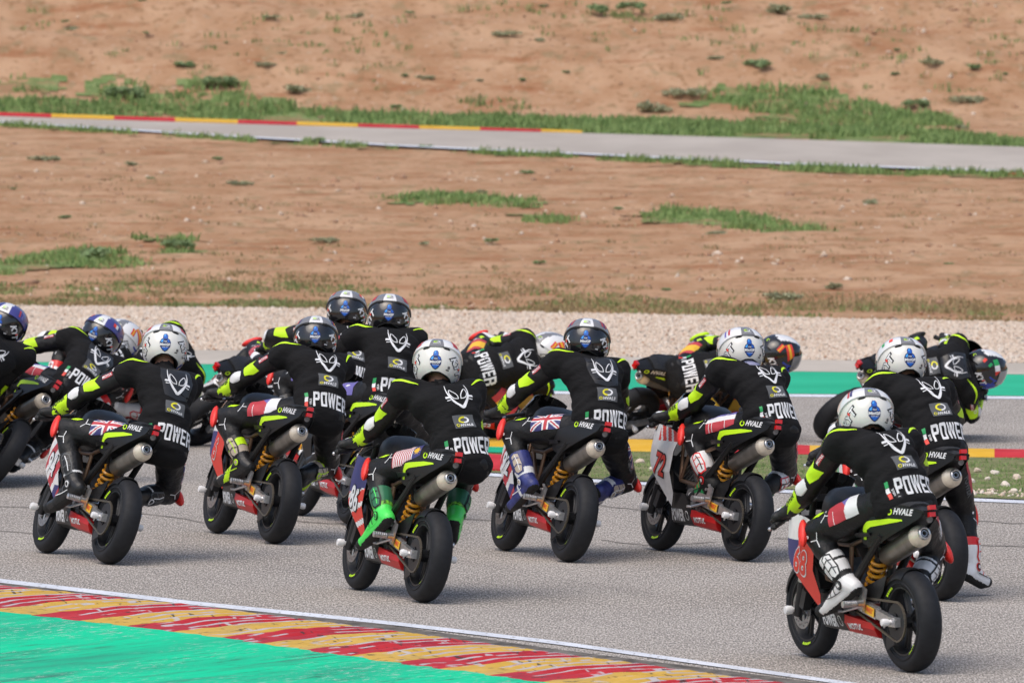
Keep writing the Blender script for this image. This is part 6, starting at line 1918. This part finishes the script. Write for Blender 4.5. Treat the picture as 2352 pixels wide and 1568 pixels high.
grass('dry_grass', [([(-700, 628), (0, 634), (600, 630), (1200, 650), (2352, 690), (3000, 720), (3000, 760), (2352, 741), (1440, 724), (0, 702), (-700, 695)], 40, .40, .7, 18),
                    ([(0, 400), (2352, 440), (2352, 690), (0, 640)], 3, .5, .5, 21)], .05, .010, 8, .07, 'grass_dry')
grass('island_grass', [([(1112, 1084), (1150, 1086), (1440, 1104), (1900, 1129), (2352, 1147), (3000, 1174), (3000, 1078), (2352, 1057), (1900, 1050), (1440, 1043), (1112, 1046)], 420, .30, 2.0, 22)], .034, .0055, 7, .035, 'grass_bright')

# clods and pebbles on the dirt
def dirt_stones():
    Ps = [patch_points([(-700, 300), (3000, 440), (3000, 760), (-700, 700)], 14, .5, .8, 30), patch_points([(-700, -10), (3000, -10), (3000, 300), (-700, 220)], 9, .5, .6, 31),
          patch_points([(2000, 306), (2600, 306), (2600, 336), (2200, 330)], 120, .4, 1, 33), patch_points([(1900, 0), (2600, 0), (2600, 200), (2000, 190)], 30, .5, .5, 34)]
    P = np.concatenate(Ps); n = len(P)
    S = rng.gamma(1.6, .009, n) + .007
    stones('field_stones', P, S, ['stone_pale', 'stone_earth', 'stone_sand', 'stone_rust'], .7, rng.choice(4, n, p=[.10, .40, .12, .38]))
dirt_stones()
# stone border along the island and the larger white stones lying in it
Pb = patch_points([(1500, 1108), (2352, 1146), (3000, 1172), (3000, 1156), (2352, 1132), (1900, 1118)], 260, .42, 2, 35)
stones('border_gravel', Pb + [0, 0, .012], rng.uniform(.010, .028, len(Pb)), ['stone_pale', 'stone_sand', 'stone_white'], .75, rng.choice(3, len(Pb)))
def rock(name, px, py, r, label, group, m):
    mb = MB(); c = at(px, py); rot = Euler((rng.uniform(0, .4), rng.uniform(0, .4), rng.uniform(0, 6))).to_matrix()
    mb.ball((0, 0, 0), (r, r * .8, r * .6), 8, 0, rot)
    mb.v = [tuple(Vector(v) * (1 + .35 * noise.noise(Vector(v) * (1.3 / r) + Vector((px, py, 0))))) for v in mb.v]
    o = mb.obj(name, [m], None, smooth=False); o.location = c + Vector((0, 0, r * .35 + .012))
    tag(o, label, 'stone', group)
ORD = ['first', 'second', 'third', 'fourth', 'fifth', 'sixth', 'seventh', 'eighth', 'ninth', 'tenth', 'eleventh', 'twelfth', 'thirteenth', 'fourteenth', 'fifteenth']
def ranked(pts, rows):
    """Each point with the name of its row and its rank from the left in it."""
    out = []
    for lo, hi, nm in rows:
        r = sorted(q for q in pts if lo <= q[1] < hi)
        out += [(x, y, nm, ORD[k]) for k, (x, y) in enumerate(r)]
    return out
STONES = [(2230, 1112), (2268, 1106), (2150, 1098), (2310, 1122), (2060, 1090), (2120, 1116), (2195, 1126), (2286, 1094), (2335, 1104), (2245, 1088), (1500, 1085), (1470, 1068), (2020, 1100), (2330, 1136), (2272, 1140)]
for i, (x, y, row, o) in enumerate(ranked(STONES, [(0, 1096, 'farther from the camera'), (1096, 1114, 'in the middle of the grass'), (1114, 1300, 'near the white edge line')])):
    rock('stone', x, y, .022 + .016 * rng.random(), '%s whitish stone from the left on the island grass, %s' % (o, row), 'white stones in the island grass', 'stone_white' if i % 3 else 'stone_pale')

# ---- weeds and shrubs one can count
def shrub_mesh(r, h, n, material, seed):
    g = np.random.default_rng(seed); mb_v, mb_f = [], []
    st = MB()
    for i in range(9):
        a = g.uniform(0, 6.28); q = g.uniform(.2, .8)
        st.tube([(0, 0, -.02), (math.cos(a) * r * q * .5, math.sin(a) * r * q * .5, h * .4), (math.cos(a) * r * q, math.sin(a) * r * q, h * g.uniform(.6, .95))], [.008, .005, .002], 4)
    lobes = [(g.uniform(-.6, .6) * r, g.uniform(-.6, .6) * r, g.uniform(.2, .65) * h, g.uniform(.3, .5)) for _ in range(7)]
    V, Fc = [], []
    for i in range(n):
        lx, ly, lz, k = lobes[g.integers(len(lobes))]
        d = g.normal(0, 1, 3); d /= np.linalg.norm(d)
        p = np.array([lx, ly, lz]) + d * np.array([r * k, r * k, h * k * .8]) * g.uniform(.5, 1.05)
        p[2] = max(p[2], 0.005)
        a, b = g.normal(0, 1, 3), g.normal(0, 1, 3); a /= np.linalg.norm(a); b -= a * (a @ b); b /= np.linalg.norm(b)
        L = g.uniform(.025, .05) * (1 + r)
        k0 = len(V); V += [p - a * L, p + b * L * .4, p + a * L, p - b * L * .4]; Fc += [k0, k0 + 1, k0 + 2, k0 + 3]
    return fast_mesh('foliage', np.array(V), np.array(Fc), 4, [material]), st.mesh('stem', ['bark'])
mat('bark', (0.10, 0.075, 0.05), .9)
SH = [shrub_mesh(.42, .34, 520, 'shrub_dark', 1), shrub_mesh(.30, .22, 320, 'shrub_grey', 2), shrub_mesh(.20, .15, 200, 'shrub_dark', 3), shrub_mesh(.5, .26, 520, 'shrub_grey', 4)]
def shrub(name, px, py, kind, k, label, group, cat='bush'):
    fo, st = SH[kind]
    p = at(px, py)
    root = empty(name); root.location = p; root.scale = (k * .58, k * .58, k * .42); root.rotation_euler = (0, 0, (px * 13.7) % 6.28)
    tag(root, label, cat, group)
    link('foliage', fo, root); link('stem', st, root)
for x, y, kd, k, lb in [(1382, 32, 0, 1.0, 'dark bush at the top of the bank beside the green patch, left one of three'), (1452, 24, 0, .9, 'dark bush at the top of the bank, upper right of the green patch'), (1530, 46, 3, 1.0, 'low dark bush right of the green patch high on the bank'),
                        (1738, 158, 0, .95, 'dark bush alone on the bank above the big right grass patch'), (1578, 220, 3, 1.1, 'dark bush at the left tip of the big right grass patch'), (2100, 248, 0, .9, 'dark bush beside the right end of the big grass patch'),
                        (2236, 160, 2, 1.3, 'small upright bush high on the bank near the right edge'), (2232, 236, 3, 1.0, 'flat bush on the bank near the right edge, above the pale stones'), (1500, 256, 1, 1.5, 'leafy bush between the green verge and the big right grass patch'),
                        (422, 154, 2, 1.3, 'small dark bush on the left part of the bank, alone'), (680, 212, 1, 1.2, 'greyish bush at the right end of the left grass patches'), (290, 226, 0, 1.2, 'dark green bush in the left grass just above the verge'),
                        (502, 200, 0, 1.1, 'bush on the upper left grass patch of the bank'), (332, 10, 2, 1.5, 'dark bush at the top edge of the photo on the left'), (1788, 30, 1, 1.4, 'greyish bush near the top edge, right of centre'),
                        (722, 330, 2, 1.4, 'leafy weed sticking up at the near edge of the distant track'), (978, 342, 2, .9, 'small weed at the near edge of the distant track, right of the taller one'),
                        (408, 572, 0, .8, 'tall weed clump on the dirt above the left gravel'), (206, 598, 0, 1.0, 'large weed clump on the dirt above the left riders')]:
    shrub('bush', x, y, kd, k, lb, 'bushes on the dry bank')
spots = [(500, 368), (300, 380), (345, 412), (545, 426), (105, 370), (30, 436), (1210, 400), (1105, 444), (750, 556), (975, 562), (1130, 556), (1240, 606), (1915, 662), (1640, 540), (150, 502), (820, 40), (940, 32), (625, 42), (150, 52), (165, 70), (520, 100), (650, 126), (1160, 82), (1240, 96),
         (1100, 188), (975, 182), (930, 176), (1200, 186), (1640, 136), (1830, 100), (1920, 96), (2060, 116), (2150, 148), (2056, 172), (1765, 42), (1670, 10), (1870, 44), (1250, 16), (600, 152), (335, 78), (1790, 688), (1420, 482), (2000, 470), (2180, 610), (1530, 668), (2210, 296), (910, 248), (1890, 180), (2310, 172), (1300, 168)]
for i, (x, y, row, o) in enumerate(ranked(spots, [(0, 32, 'along the top edge of the bank'), (32, 70, 'high on the bank'), (70, 110, 'halfway up the bank'), (110, 330, 'low on the bank'), (330, 450, 'on the dirt below the distant track'), (450, 580, 'in the middle of the dirt field'), (580, 720, 'on the dirt just above the gravel')])):
    shrub('weed', x, y, (1, 2, 2, 3)[i % 4], .45 + .35 * ((i * 37) % 10) / 10, '%s small weed from the left %s' % (o, row), 'small weeds scattered on the dirt', 'weed')
